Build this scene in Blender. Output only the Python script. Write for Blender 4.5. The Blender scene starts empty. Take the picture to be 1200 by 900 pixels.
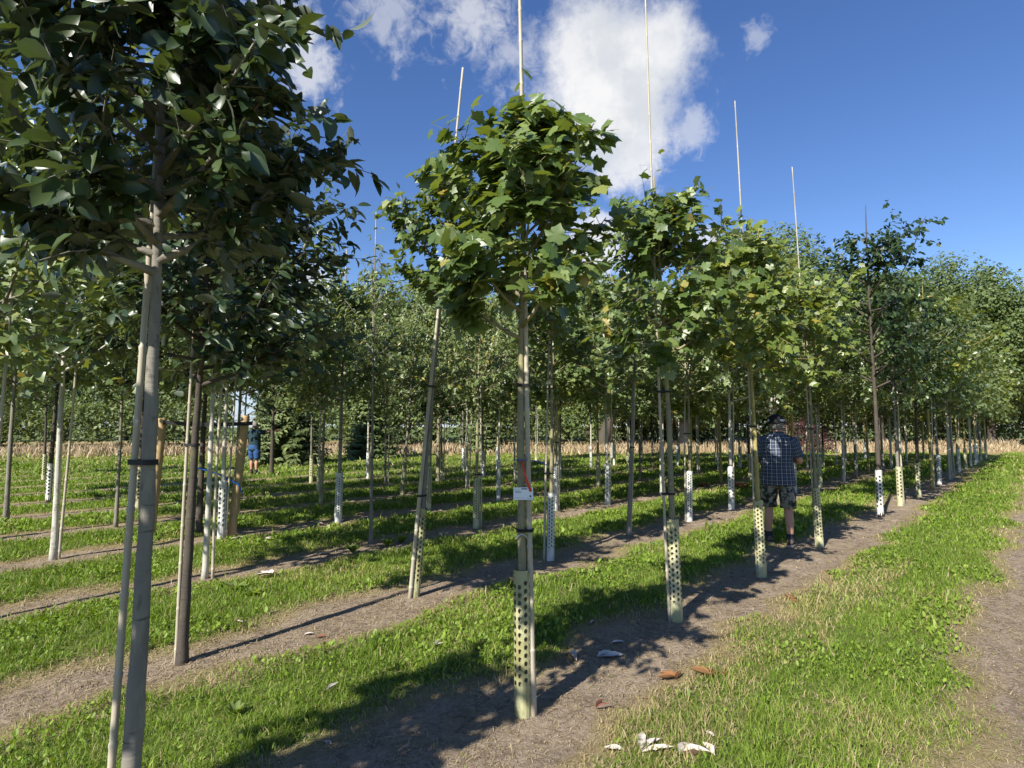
import bpy, bmesh, math, random
import numpy as np
from mathutils import Vector, Matrix, Quaternion

# ------------------------------------------------------------------ camera, sky, sun, exposure
scene = bpy.context.scene
COL = scene.collection
W0, H0, FPX = 1200.0, 900.0, 676.0
CAM_H, PITCH = 1.62, math.radians(4.23)
SUN_EL = math.radians(37.0)
SHADOW_AZ = math.radians(35.5)          # shadows fall this far clockwise of +Y
CLOUD_LIT = 6.4
SKY_STRENGTH = 0.076

cam_d = bpy.data.cameras.new('camera')
cam_d.sensor_width = 36.0
cam_d.lens = FPX / W0 * 36.0
cam_d.clip_start = 0.05
cam_d.clip_end = 3000.0
cam = bpy.data.objects.new('camera', cam_d)
cam.location = (0, 0, CAM_H)
cam.rotation_euler = (math.radians(90) + PITCH, 0, 0)
COL.objects.link(cam)
scene.camera = cam

sun_d = bpy.data.lights.new('sun', 'SUN')
sun_d.energy = 5.0
sun_d.angle = math.radians(0.53)
sun_d.color = (1.0, 0.95, 0.86)
sun = bpy.data.objects.new('sun', sun_d)
_dir = Vector((math.sin(SHADOW_AZ) * math.cos(SUN_EL), math.cos(SHADOW_AZ) * math.cos(SUN_EL), -math.sin(SUN_EL)))
sun.rotation_euler = _dir.to_track_quat('-Z', 'Y').to_euler()
sun.location = (-5, -8, 9)
COL.objects.link(sun)

scene.view_settings.view_transform = 'Standard'
scene.view_settings.look = 'None'
scene.view_settings.exposure = 0.96
scene.view_settings.gamma = 1.0
scene.view_settings.use_curve_mapping = False
scene.render.engine = 'CYCLES'
scene.cycles.use_denoising = True
scene.cycles.max_bounces = 5
scene.cycles.diffuse_bounces = 3
scene.cycles.glossy_bounces = 2
scene.cycles.transmission_bounces = 3
scene.cycles.transparent_max_bounces = 4
scene.cycles.caustics_reflective = False
scene.cycles.caustics_refractive = False


def pix_dir(px, py):
    v = Vector(((px - W0 / 2) / FPX, 1.0, -(py - H0 / 2) / FPX))
    c, s = math.cos(PITCH), math.sin(PITCH)
    return Vector((v.x, v.y * c - v.z * s, v.y * s + v.z * c)).normalized()


def ground_at(px, py):
    d = pix_dir(px, py)
    t = -CAM_H / d.z
    return Vector((d.x * t, d.y * t, 0.0))


def at_depth(px, py, y):
    d = pix_dir(px, py)
    t = y / d.y
    return Vector((d.x * t, y, CAM_H + d.z * t))


# ------------------------------------------------------------------ node helpers
class NT:
    def __init__(self, tree):
        self.t = tree
        tree.nodes.clear()

    def n(self, kind, **kw):
        nd = self.t.nodes.new(kind)
        for k, v in kw.items():
            setattr(nd, k, v)
        return nd

    def l(self, a, b):
        self.t.links.new(a, b)

    def set(self, sock, v):
        if isinstance(v, bpy.types.NodeSocket):
            self.l(v, sock)
        else:
            sock.default_value = v

    def math(self, op, a, b=None, c=None, clamp=False):
        nd = self.n('ShaderNodeMath', operation=op)
        nd.use_clamp = clamp
        self.set(nd.inputs[0], a)
        if b is not None:
            self.set(nd.inputs[1], b)
        if c is not None:
            self.set(nd.inputs[2], c)
        return nd.outputs[0]

    def vmath(self, op, a, b=None, out=0):
        nd = self.n('ShaderNodeVectorMath', operation=op)
        self.set(nd.inputs[0], a)
        if b is not None:
            self.set(nd.inputs[1], b)
        return nd.outputs[out]

    def sstep(self, v, lo, hi, o0=0.0, o1=1.0):
        nd = self.n('ShaderNodeMapRange', interpolation_type='SMOOTHSTEP')
        self.set(nd.inputs[0], v)
        nd.inputs[1].default_value = lo
        nd.inputs[2].default_value = hi
        nd.inputs[3].default_value = o0
        nd.inputs[4].default_value = o1
        return nd.outputs[0]

    def mix(self, f, a, b):
        nd = self.n('ShaderNodeMix', data_type='RGBA')
        self.set(nd.inputs[0], f)
        for s, v in ((nd.inputs[6], a), (nd.inputs[7], b)):
            self.set(s, v if isinstance(v, bpy.types.NodeSocket) else tuple(v) + (1.0,) if len(v) == 3 else v)
        return nd.outputs[2]

    def noise(self, vec, scale, detail=3.0, rough=0.55, out=0, distort=0.0):
        nd = self.n('ShaderNodeTexNoise')
        if vec is not None:
            self.l(vec, nd.inputs['Vector'])
        nd.inputs['Scale'].default_value = scale
        nd.inputs['Detail'].default_value = detail
        nd.inputs['Roughness'].default_value = rough
        nd.inputs['Distortion'].default_value = distort
        return nd.outputs[out]

    def mapping(self, vec, scale=(1, 1, 1), rot=(0, 0, 0), loc=(0, 0, 0)):
        nd = self.n('ShaderNodeMapping')
        self.l(vec, nd.inputs[0])
        nd.inputs['Scale'].default_value = scale
        nd.inputs['Rotation'].default_value = rot
        nd.inputs['Location'].default_value = loc
        return nd.outputs[0]


# ------------------------------------------------------------------ world: clear blue sky with fair-weather clouds
world = bpy.data.worlds.new('World')
scene.world = world
world.use_nodes = True
w = NT(world.node_tree)
sky = w.n('ShaderNodeTexSky', sky_type='NISHITA')
sky.sun_disc = False
sky.sun_elevation = SUN_EL
sky.sun_rotation = math.atan2(-_dir.x, -_dir.y)
sky.air_density = 1.0
sky.dust_density = 0.05
sky.ozone_density = 3.0
tc = w.n('ShaderNodeTexCoord')
dirv = w.vmath('NORMALIZE', tc.outputs['Generated'])
sep = w.n('ShaderNodeSeparateXYZ')
w.l(dirv, sep.inputs[0])
den = w.math('ADD', w.math('MAXIMUM', sep.outputs[2], 0.0), 0.16)
cmb = w.n('ShaderNodeCombineXYZ')
w.l(w.math('DIVIDE', sep.outputs[0], den), cmb.inputs[0])
w.l(w.math('DIVIDE', sep.outputs[1], den), cmb.inputs[1])
plane = cmb.outputs[0]
warp = w.noise(dirv, 5.5, 6.0, 0.62)
warp_f = w.noise(dirv, 19.0, 6.0, 0.66)
warp_h = w.noise(dirv, 46.0, 5.0, 0.62, distort=0.6)
# scattered clouds all over the sky
nz = w.noise(plane, 0.9, 7.0, 0.6, distort=0.3)
cover = w.sstep(nz, 0.60, 0.76, 0.0, 0.75)
up_gate = w.sstep(sep.outputs[2], 0.02, 0.10)
cover = w.math('MULTIPLY', cover, up_gate)


def puff(px, py, rad_px, amp, soft, wisp=0.0):
    c = pix_dir(px, py)
    d = w.vmath('DISTANCE', dirv, tuple(c), out=1)
    d = w.math('DIVIDE', d, rad_px / FPX * (FPX / math.hypot(FPX, math.hypot(px - 600, py - 450))))
    d = w.math('ADD', d, w.math('MULTIPLY', w.math('SUBTRACT', warp, 0.5), 1.5))
    d = w.math('ADD', d, w.math('MULTIPLY', w.math('SUBTRACT', warp_f, 0.5), 0.9 + wisp))
    if wisp:
        d = w.math('ADD', d, w.math('MULTIPLY', w.math('SUBTRACT', warp_h, 0.5), wisp * 2.2))
    return w.sstep(d, 1.0 - soft, 1.0 + soft * 0.35, amp, 0.0)


puffs = [puff(722, 98, 104, 1.0, 0.5), puff(690, 62, 66, 0.95, 0.5), puff(762, 62, 66, 0.95, 0.5),
         puff(742, 172, 58, 0.9, 0.6, 0.4), puff(812, 150, 30, 0.5, 0.9, 1.0),
         puff(560, 28, 52, 0.6, 0.9, 0.9), puff(600, 60, 46, 0.45, 0.95, 1.0), puff(455, 18, 40, 0.42, 0.95, 1.2),
         puff(360, 82, 34, 0.62, 0.9, 1.0), puff(335, 40, 40, 0.7, 0.8, 0.8), puff(886, 40, 17, 0.35, 0.98, 1.4),
         puff(690, 300, 46, 0.85, 0.5, 0.3), puff(828, 284, 22, 0.7, 0.6, 0.3), puff(360, 345, 40, 0.75, 0.6, 0.4)]
mask = puffs[0]
for p_ in puffs[1:]:
    mask = w.math('MAXIMUM', mask, p_)
# the general cover keeps clear of nothing: it is one even field over the whole sky
mask = w.math('MAXIMUM', mask, w.math('MULTIPLY', cover, 0.30))
# thickness shading: lit billows, greyer core
bill = w.noise(dirv, 9.0, 5.0, 0.6)
core = w.math('MULTIPLY', puffs[0], w.sstep(bill, 0.36, 0.62))
ccol = w.mix(w.math('MULTIPLY', core, 0.62), (CLOUD_LIT, CLOUD_LIT * 1.0, CLOUD_LIT * 1.01),
             (CLOUD_LIT * 0.60, CLOUD_LIT * 0.66, CLOUD_LIT * 0.74))
hsv = w.n('ShaderNodeHueSaturation')
hsv.inputs['Hue'].default_value = 0.512
hsv.inputs['Saturation'].default_value = 1.18
hsv.inputs['Value'].default_value = 1.08
w.l(sky.outputs[0], hsv.inputs['Color'])
skyc = w.mix(w.sstep(sep.outputs[2], 0.0, 0.22, 0.75, 0.0), hsv.outputs[0], (3.6, 4.6, 6.4))
bg = w.n('ShaderNodeBackground')
w.l(w.mix(mask, skyc, ccol), bg.inputs[0])
bg.inputs[1].default_value = SKY_STRENGTH
out = w.n('ShaderNodeOutputWorld')
w.l(bg.outputs[0], out.inputs[0])

# ------------------------------------------------------------------ the planting grid
ROW_O = ground_at(615, 838)
ROW_A = math.radians(42.5)
RU = Vector((math.sin(ROW_A), math.cos(ROW_A), 0))       # along the rows
RN = Vector((-math.cos(ROW_A), math.sin(ROW_A), 0))      # across the rows
ROW_W, STEP = 2.23, 1.96
rng = np.random.default_rng(7)
random.seed(7)


def row_coord(x, y):
    return ((x - ROW_O.x) * RN.x + (y - ROW_O.y) * RN.y) / ROW_W


def vnoise(x, y, s, seed=0):
    """cheap smooth noise in 0..1 (vectorised)"""
    x = np.asarray(x) * s + seed * 17.3
    y = np.asarray(y) * s + seed * 9.1
    xi, yi = np.floor(x), np.floor(y)
    fx, fy = x - xi, y - yi
    fx, fy = fx * fx * (3 - 2 * fx), fy * fy * (3 - 2 * fy)

    def h(a, b):
        v = np.sin(a * 127.1 + b * 311.7 + seed * 74.7) * 43758.5453
        return v - np.floor(v)
    return (h(xi, yi) * (1 - fx) + h(xi + 1, yi) * fx) * (1 - fy) + (h(xi, yi + 1) * (1 - fx) + h(xi + 1, yi + 1) * fx) * fy


def strip_dist(x, y):
    """metres from the middle of the closest bare strip, roughened"""
    r = row_coord(np.asarray(x), np.asarray(y))
    k = np.round(r)
    d = np.abs(r - k) * ROW_W
    d = d + np.where(k >= 2, 0.14, np.where(k == 1, 0.09, 0.03))
    d = d + (vnoise(x, y, 1.6, 3) - 0.5) * 0.34 + (vnoise(x, y, 5.0, 5) - 0.5) * 0.16
    return d, k


def ground_z(x, y):
    x = np.asarray(x, float)
    y = np.asarray(y, float)
    d, _ = strip_dist(x, y)
    t = np.clip((d - 0.30) / 0.35, 0, 1)
    z = 0.022 * t * t * (3 - 2 * t)
    z = z + (vnoise(x, y, 2.3, 1) - 0.5) * 0.03 + (vnoise(x, y, 9.0, 2) - 0.5) * 0.014
    fade = np.clip((24 - np.hypot(x, y)) / 10, 0, 1)
    return z * fade


def gz(x, y):
    return float(ground_z(x, y))


# ------------------------------------------------------------------ mesh helpers
def np_mesh(name, V, F, mats=(), attrs=None, smooth=False, matidx=None):
    """V (n,3) floats, F (m,3) ints"""
    V = np.asarray(V, np.float32)
    F = np.asarray(F, np.int32)
    k = F.shape[1]
    me = bpy.data.meshes.new(name)
    me.vertices.add(len(V))
    me.vertices.foreach_set('co', V.ravel())
    me.loops.add(len(F) * k)
    me.loops.foreach_set('vertex_index', F.ravel())
    me.polygons.add(len(F))
    me.polygons.foreach_set('loop_start', np.arange(0, len(F) * k, k, dtype=np.int32))
    me.polygons.foreach_set('loop_total', np.full(len(F), k, np.int32))
    if matidx is not None:
        me.polygons.foreach_set('material_index', np.asarray(matidx, np.int32))
    if attrs:
        for an, av in attrs.items():
            a = me.attributes.new(an, 'FLOAT', 'POINT')
            a.data.foreach_set('value', np.asarray(av, np.float32))
    for m in mats:
        me.materials.append(m)
    me.update(calc_edges=True)
    if smooth:
        me.polygons.foreach_set('use_smooth', np.ones(len(F), bool))
    return me


class MB:
    """collects polygons; build() makes ONE mesh object"""
    def __init__(self):
        self.v, self.f, self.mi = [], [], []

    def add(self, vs, fs, mi=0):
        o = len(self.v)
        self.v += [tuple(v) for v in vs]
        self.f += [tuple(i + o for i in f) for f in fs]
        self.mi += [mi] * len(fs)

    def tube(self, pts, radii, sides=8, cap=True, mi=0, squash=None):
        pts = [Vector(p) for p in pts]
        n = len(pts)
        if not hasattr(radii, '__len__'):
            radii = [radii] * n
        rings = []
        ref = None
        for i in range(n):
            t = (pts[min(i + 1, n - 1)] - pts[max(i - 1, 0)])
            t = t.normalized() if t.length > 1e-9 else Vector((0, 0, 1))
            if ref is None:
                ref = Vector((1, 0, 0)) if abs(t.x) < 0.8 else Vector((0, 1, 0))
            a = (ref - t * ref.dot(t)).normalized()
            b = t.cross(a)
            ref = a
            r = radii[i]
            rx, ry = (r if not hasattr(r, '__len__') else r[0]), (r if not hasattr(r, '__len__') else r[1])
            rings.append([pts[i] + a * math.cos(6.28318 * k / sides) * rx + b * math.sin(6.28318 * k / sides) * ry for k in range(sides)])
        vs = [v for r in rings for v in r]
        fs = []
        for i in range(n - 1):
            for k in range(sides):
                k2 = (k + 1) % sides
                fs.append((i * sides + k, i * sides + k2, (i + 1) * sides + k2, (i + 1) * sides + k))
        if cap:
            fs.append(tuple(range(sides - 1, -1, -1)))
            fs.append(tuple((n - 1) * sides + k for k in range(sides)))
        self.add(vs, fs, mi)

    def box(self, c, size, rot=None, mi=0):
        c = Vector(c)
        hx, hy, hz = size[0] / 2, size[1] / 2, size[2] / 2
        vs = [Vector((sx * hx, sy * hy, sz * hz)) for sz in (-1, 1) for sy in (-1, 1) for sx in (-1, 1)]
        if rot is not None:
            vs = [rot @ v for v in vs]
        self.add([c + v for v in vs], [(0, 2, 3, 1), (4, 5, 7, 6), (0, 1, 5, 4), (2, 6, 7, 3), (0, 4, 6, 2), (1, 3, 7, 5)], mi)

    def mesh(self, name, mats, smooth=True):
        me = bpy.data.meshes.new(name)
        me.from_pydata(self.v, [], self.f)
        for m in (mats if isinstance(mats, (list, tuple)) else [mats]):
            me.materials.append(m)
        me.polygons.foreach_set('material_index', self.mi)
        if smooth:
            me.polygons.foreach_set('use_smooth', [True] * len(self.f))
        me.update()
        return me


def link(name, me, parent=None):
    o = bpy.data.objects.new(name, me)
    COL.objects.link(o)
    if parent is not None:
        o.parent = parent
    return o


def tag(o, label, cat, group=None, kind=None):
    o['label'] = label
    o['category'] = cat
    if group:
        o['group'] = group
    if kind:
        o['kind'] = kind
    return o


def thing(name, loc, rz=0.0):
    o = bpy.data.objects.new(name, None)
    o.empty_display_size = 0.1
    COL.objects.link(o)
    o.location = loc
    o.rotation_euler = (0, 0, rz)
    return o


# ------------------------------------------------------------------ materials
def new_mat(name):
    m = bpy.data.materials.new(name)
    m.use_nodes = True
    return m, NT(m.node_tree)


def finish(nt, bsdf, mat=None):
    o = nt.n('ShaderNodeOutputMaterial')
    nt.l(bsdf, o.inputs[0])


def principled(nt, color, rough=0.7, spec=0.3, normal=None):
    b = nt.n('ShaderNodeBsdfPrincipled')
    nt.set(b.inputs['Base Color'], color if isinstance(color, bpy.types.NodeSocket) else tuple(color) + (1,))
    nt.set(b.inputs['Roughness'], rough)
    b.inputs['Specular IOR Level'].default_value = spec
    if normal is not None:
        nt.l(normal, b.inputs['Normal'])
    return b.outputs[0]


def bump(nt, h, strength=0.4, dist=0.01):
    b = nt.n('ShaderNodeBump')
    b.inputs['Strength'].default_value = strength
    b.inputs['Distance'].default_value = dist
    nt.l(h, b.inputs['Height'])
    return b.outputs[0]


def flat_mat(name, color, rough=0.6, spec=0.3, var=0.12, scale=30.0):
    m, t = new_mat(name)
    tcn = t.n('ShaderNodeTexCoord')
    nz_ = t.noise(tcn.outputs['Object'], scale, 3)
    c = t.mix(nz_, [x * (1 - var) for x in color], [min(1, x * (1 + var)) for x in color])
    finish(t, principled(t, c, rough, spec, bump(t, nz_, 0.15, 0.003)))
    return m


def leaf_mat(name, dark, mid, light, back, trans=0.35, rough=0.42, spec=0.45, yellow=0.0):
    m, t = new_mat(name)
    at = t.n('ShaderNodeAttribute', attribute_name='lv')
    oi = t.n('ShaderNodeObjectInfo')
    v = t.math('FRACT', t.math('ADD', at.outputs['Fac'], oi.outputs['Random']))
    cr = t.n('ShaderNodeValToRGB')
    el = cr.color_ramp.elements
    el[0].position, el[0].color = 0.0, tuple(dark) + (1,)
    el[1].position, el[1].color = 0.55, tuple(mid) + (1,)
    e = el.new(0.95)
    e.color = tuple(light) + (1,)
    e = el.new(0.985)
    e.color = ((0.30, 0.22, 0.04, 1) if yellow else tuple(light) + (1,))
    t.l(v, cr.inputs[0])
    geo = t.n('ShaderNodeNewGeometry')
    tcn = t.n('ShaderNodeTexCoord')
    fine = t.noise(tcn.outputs['Object'], 60, 2)
    front = t.mix(t.math('MULTIPLY', fine, 0.35), cr.outputs[0], tuple(x * 0.55 for x in mid))
    col = t.mix(geo.outputs['Backfacing'], front, back)
    p = principled(t, col, rough, spec)
    tr = t.n('ShaderNodeBsdfTranslucent')
    tcol = t.mix(v, tuple(x * 2.0 for x in (mid[0] * 1.25, mid[1] * 1.15, mid[2] * 0.4)), tuple(x * 2.0 for x in (light[0] * 1.2, light[1] * 1.1, light[2] * 0.35)))
    t.l(tcol, tr.inputs[0])
    mx = t.n('ShaderNodeMixShader')
    mx.inputs[0].default_value = trans
    t.l(p, mx.inputs[1])
    t.l(tr.outputs[0], mx.inputs[2])
    finish(t, mx.outputs[0])
    return m


M = {}
M['maple'] = leaf_mat('maple_leaf', (0.046, 0.080, 0.020), (0.096, 0.148, 0.036), (0.185, 0.235, 0.072), (0.135, 0.180, 0.085), 0.20, 0.40, 0.5, yellow=1)
M['broad'] = leaf_mat('broad_leaf', (0.062, 0.098, 0.030), (0.125, 0.180, 0.056), (0.220, 0.265, 0.105), (0.150, 0.195, 0.10), 0.18, 0.38, 0.55, yellow=1)
M['narrow'] = leaf_mat('narrow_leaf', (0.066, 0.102, 0.030), (0.135, 0.188, 0.058), (0.235, 0.275, 0.110), (0.155, 0.195, 0.10), 0.18, 0.38, 0.55, yellow=1)
M['plane'] = leaf_mat('yellow_green_leaf', (0.070, 0.108, 0.022), (0.140, 0.188, 0.038), (0.225, 0.265, 0.065), (0.16, 0.195, 0.085), 0.24, 0.40, 0.5, yellow=1)
M['darktree'] = leaf_mat('dark_leaf', (0.016, 0.034, 0.012), (0.028, 0.054, 0.018), (0.050, 0.084, 0.028), (0.05, 0.08, 0.04), 0.22, 0.45, 0.4)
M['magnolia'] = leaf_mat('magnolia_leaf', (0.020, 0.040, 0.016), (0.036, 0.062, 0.022), (0.064, 0.096, 0.034), (0.105, 0.125, 0.095), 0.14, 0.36, 0.5)
M['far'] = leaf_mat('far_leaf', (0.052, 0.082, 0.028), (0.100, 0.145, 0.046), (0.165, 0.205, 0.075), (0.12, 0.155, 0.08), 0.18, 0.55, 0.3)
M['spruce'] = leaf_mat('spruce_needle', (0.060, 0.092, 0.032), (0.115, 0.155, 0.050), (0.20, 0.235, 0.085), (0.09, 0.12, 0.05), 0.12, 0.55, 0.3)
M['purple'] = leaf_mat('purple_leaf', (0.030, 0.014, 0.016), (0.060, 0.024, 0.026), (0.09, 0.04, 0.035), (0.07, 0.04, 0.04), 0.2, 0.5, 0.3)
M['weed'] = leaf_mat('weed_leaf', (0.10, 0.16, 0.026), (0.15, 0.225, 0.036), (0.22, 0.29, 0.055), (0.16, 0.21, 0.07), 0.36, 0.65, 0.12)


def bark_mat(name, base, lichen, dark, lich_amt=0.5):
    m, t = new_mat(name)
    tcn = t.n('ShaderNodeTexCoord')
    oi = t.n('ShaderNodeObjectInfo')
    off = t.vmath('ADD', tcn.outputs['Object'], t.vmath('SCALE', oi.outputs['Location'], None))
    mp = t.mapping(tcn.outputs['Object'], (22, 22, 5))
    n1 = t.noise(mp, 1.0, 5, 0.6)
    n2 = t.noise(t.mapping(tcn.outputs['Object'], (9, 9, 3.2), loc=(3, 1, 2)), 1.0, 4, 0.6)
    wv = t.noise(t.mapping(tcn.outputs['Object'], (5, 5, 60)), 1.0, 3, 0.6)
    c = t.mix(n1, tuple(x * 0.50 for x in base), tuple(min(1, x * 1.42) for x in base))
    c = t.mix(t.sstep(n2, 0.62 - lich_amt * 0.25, 0.75, 0, 0.85), c, lichen)
    c = t.mix(t.sstep(wv, 0.58, 0.70, 0, 0.75), c, dark)
    n3 = t.noise(t.mapping(tcn.outputs['Object'], (14, 14, 9), loc=(7, 5, 1)), 1.0, 5, 0.7)
    c = t.mix(t.sstep(n3, 0.56, 0.66, 0, 0.65), c, dark)
    finish(t, principled(t, c, 0.85, 0.2, bump(t, t.math('ADD', n1, wv), 0.5, 0.006)))
    return m


M['bark'] = bark_mat('grey_green_bark', (0.24, 0.215, 0.135), (0.30, 0.285, 0.12), (0.085, 0.075, 0.055), 0.6)
M['bark_grey'] = bark_mat('grey_bark', (0.20, 0.185, 0.155), (0.27, 0.255, 0.19), (0.07, 0.062, 0.05), 0.35)
M['bark_yellow'] = bark_mat('yellowish_bark', (0.34, 0.28, 0.105), (0.38, 0.33, 0.12), (0.12, 0.10, 0.05), 0.5)
M['bark_pale'] = bark_mat('pale_bark', (0.44, 0.42, 0.36), (0.50, 0.48, 0.38), (0.16, 0.15, 0.12), 0.35)
M['bark_dark'] = bark_mat('dark_bark', (0.075, 0.062, 0.050), (0.11, 0.10, 0.06), (0.03, 0.026, 0.022), 0.3)

# bamboo cane
m, t = new_mat('bamboo')
tcn = t.n('ShaderNodeTexCoord')
n1 = t.noise(t.mapping(tcn.outputs['Object'], (40, 40, 4)), 1.0, 4)
n2 = t.noise(t.mapping(tcn.outputs['Object'], (8, 8, 1.5)), 1.0, 3)
c = t.mix(n1, (0.30, 0.265, 0.195), (0.50, 0.45, 0.35))
c = t.mix(t.sstep(n2, 0.48, 0.7, 0, 0.6), c, (0.24, 0.22, 0.185))
finish(t, principled(t, c, 0.5, 0.35, bump(t, n1, 0.2, 0.002)))
M['bamboo'] = m

# plastic guard: weathered, algae-stained
def guard_mat(name, col, stain, amt, tr_=0.12):
    m, t = new_mat(name)
    tcn = t.n('ShaderNodeTexCoord')
    n1 = t.noise(t.mapping(tcn.outputs['Object'], (7, 7, 3)), 1.0, 4)
    n2 = t.noise(tcn.outputs['Object'], 70, 3)
    c = t.mix(t.sstep(n1, 0.42, 0.64, 0, amt), col, stain)
    n3 = t.noise(t.mapping(tcn.outputs['Object'], (28, 28, 12), loc=(2, 5, 3)), 1.0, 5, 0.7)
    c = t.mix(t.sstep(n3, 0.50, 0.64, 0, amt * 0.8), c, tuple(x * 0.62 for x in stain))
    c = t.mix(t.math('MULTIPLY', n2, 0.3), c, tuple(x * 0.6 for x in stain))
    p = principled(t, c, 0.42, 0.4)
    tr = t.n('ShaderNodeBsdfTranslucent')
    t.l(c, tr.inputs[0])
    mx = t.n('ShaderNodeMixShader')
    mx.inputs[0].default_value = tr_
    t.l(p, mx.inputs[1])
    t.l(tr.outputs[0], mx.inputs[2])
    finish(t, mx.outputs[0])
    return m


M['guard_green'] = guard_mat('guard_stained', (0.46, 0.45, 0.26), (0.27, 0.25, 0.085), 0.85)
M['guard_pale'] = guard_mat('guard_pale', (0.58, 0.56, 0.36), (0.40, 0.38, 0.17), 0.7)
M['guard_white'] = guard_mat('guard_white', (0.70, 0.71, 0.68), (0.55, 0.55, 0.44), 0.5)
M['rubber'] = flat_mat('black_rubber', (0.012, 0.012, 0.013), 0.6, 0.3)
M['post_wood'] = flat_mat('post_wood', (0.40, 0.285, 0.15), 0.75, 0.2, 0.3, 14)
M['blue_strap'] = flat_mat('blue_strap', (0.012, 0.16, 0.62), 0.45, 0.4)
M['blue_band'] = flat_mat('blue_band', (0.012, 0.05, 0.42), 0.45, 0.4)
M['red_band'] = flat_mat('red_band', (0.62, 0.055, 0.030), 0.5, 0.3)
M['white_card'] = flat_mat('white_card', (0.74, 0.77, 0.80), 0.4, 0.4, 0.03)
M['ink'] = flat_mat('ink', (0.035, 0.04, 0.05), 0.6, 0.2)
M['ink_grey'] = flat_mat('ink_grey', (0.30, 0.33, 0.38), 0.6, 0.2)
M['string'] = flat_mat('white_string', (0.62, 0.62, 0.60), 0.7, 0.2)


def dry_mat(name, top, under):
    m, t = new_mat(name)
    geo = t.n('ShaderNodeNewGeometry')
    tcn = t.n('ShaderNodeTexCoord')
    n1 = t.noise(tcn.outputs['Object'], 45, 4)
    a = t.mix(n1, tuple(x * 0.75 for x in top), top)
    b = t.mix(n1, tuple(x * 0.8 for x in under), under)
    c = t.mix(geo.outputs['Backfacing'], a, b)
    finish(t, principled(t, c, 0.75, 0.2, bump(t, n1, 0.4, 0.004)))
    return m


M['dry_white'] = dry_mat('dry_white_leaf', (0.56, 0.50, 0.44), (0.20, 0.13, 0.085))
M['dry_orange'] = dry_mat('dry_orange_leaf', (0.27, 0.125, 0.05), (0.24, 0.13, 0.06))
M['dry_red'] = dry_mat('dry_red_leaf', (0.20, 0.075, 0.045), (0.34, 0.28, 0.24))

# ground: one sheet, bare strips along the rows, thatch under the grass between them
m, t = new_mat('ground_soil_and_turf')
geo = t.n('ShaderNodeNewGeometry')
P = geo.outputs['Position']
sp = t.n('ShaderNodeSeparateXYZ')
t.l(P, sp.inputs[0])
at = t.n('ShaderNodeAttribute', attribute_name='strip')
strip = at.outputs['Fac']
nA = t.noise(P, 3.0, 5, 0.6)
nB = t.noise(P, 26.0, 5, 0.65)
nC = t.noise(P, 140.0, 4, 0.7)
soil = t.mix(t.sstep(nA, 0.36, 0.66), (0.235, 0.178, 0.125), (0.37, 0.29, 0.21))
soil = t.mix(t.sstep(nB, 0.40, 0.64, 0, 0.75), soil, (0.44, 0.35, 0.26))
soil = t.mix(t.sstep(nC, 0.50, 0.68, 0, 0.85), soil, (0.10, 0.070, 0.046))
nD = t.noise(P, 9.0, 6, 0.72, distort=0.8)
soil = t.mix(t.sstep(nD, 0.50, 0.66, 0, 0.72), soil, (0.115, 0.086, 0.060))
soil = t.mix(t.sstep(nD, 0.30, 0.42, 0.55, 0), soil, (0.44, 0.36, 0.26))
straw = t.mix(nC, (0.20, 0.155, 0.07), (0.42, 0.34, 0.19))
turf = t.mix(t.sstep(nB, 0.38, 0.62), (0.095, 0.140, 0.024), (0.170, 0.220, 0.045))
c = t.mix(t.sstep(strip, 0.30, 0.46), soil, straw)
c = t.mix(t.sstep(strip, 0.48, 0.66), c, turf)
# beyond the nursery: dry stubble, then plain grass
yy = t.math('ADD', sp.outputs[1], t.math('MULTIPLY', sp.outputs[0], -0.12))
yy = t.math('ADD', yy, t.math('MULTIPLY', t.noise(P, 0.35, 3), 3.0))
dry = t.mix(t.noise(P, 1.6, 5, 0.65), (0.30, 0.215, 0.10), (0.44, 0.33, 0.17))
fgrass = t.mix(t.noise(P, 0.7, 5, 0.65), (0.10, 0.14, 0.028), (0.19, 0.21, 0.06))
c = t.mix(t.sstep(yy, 21, 26), c, fgrass)
c = t.mix(t.sstep(yy, 31, 34), c, dry)
c = t.mix(t.sstep(yy, 62, 75), c, (0.10, 0.13, 0.045))
hgt = t.math('ADD', t.math('MULTIPLY', nB, 0.7), t.math('MULTIPLY', nC, 0.5))
finish(t, principled(t, c, 0.92, 0.12, bump(t, hgt, 0.9, 0.045)))
M['ground'] = m


def blade_mat(name, stops, trans=0.3):
    m, t = new_mat(name)
    at = t.n('ShaderNodeAttribute', attribute_name='lv')
    cr = t.n('ShaderNodeValToRGB')
    el = cr.color_ramp.elements
    el[0].position, el[0].color = stops[0][0], tuple(stops[0][1]) + (1,)
    el[1].position, el[1].color = stops[-1][0], tuple(stops[-1][1]) + (1,)
    for p_, c_ in stops[1:-1]:
        e = el.new(p_)
        e.color = tuple(c_) + (1,)
    t.l(at.outputs['Fac'], cr.inputs[0])
    p = principled(t, cr.outputs[0], 0.55, 0.3)
    tr = t.n('ShaderNodeBsdfTranslucent')
    hs = t.n('ShaderNodeHueSaturation')
    hs.inputs['Value'].default_value = 1.5
    hs.inputs['Saturation'].default_value = 1.15
    t.l(cr.outputs[0], hs.inputs['Color'])
    t.l(hs.outputs[0], tr.inputs[0])
    mx = t.n('ShaderNodeMixShader')
    mx.inputs[0].default_value = trans
    t.l(p, mx.inputs[1])
    t.l(tr.outputs[0], mx.inputs[2])
    finish(t, mx.outputs[0])
    return m


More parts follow.
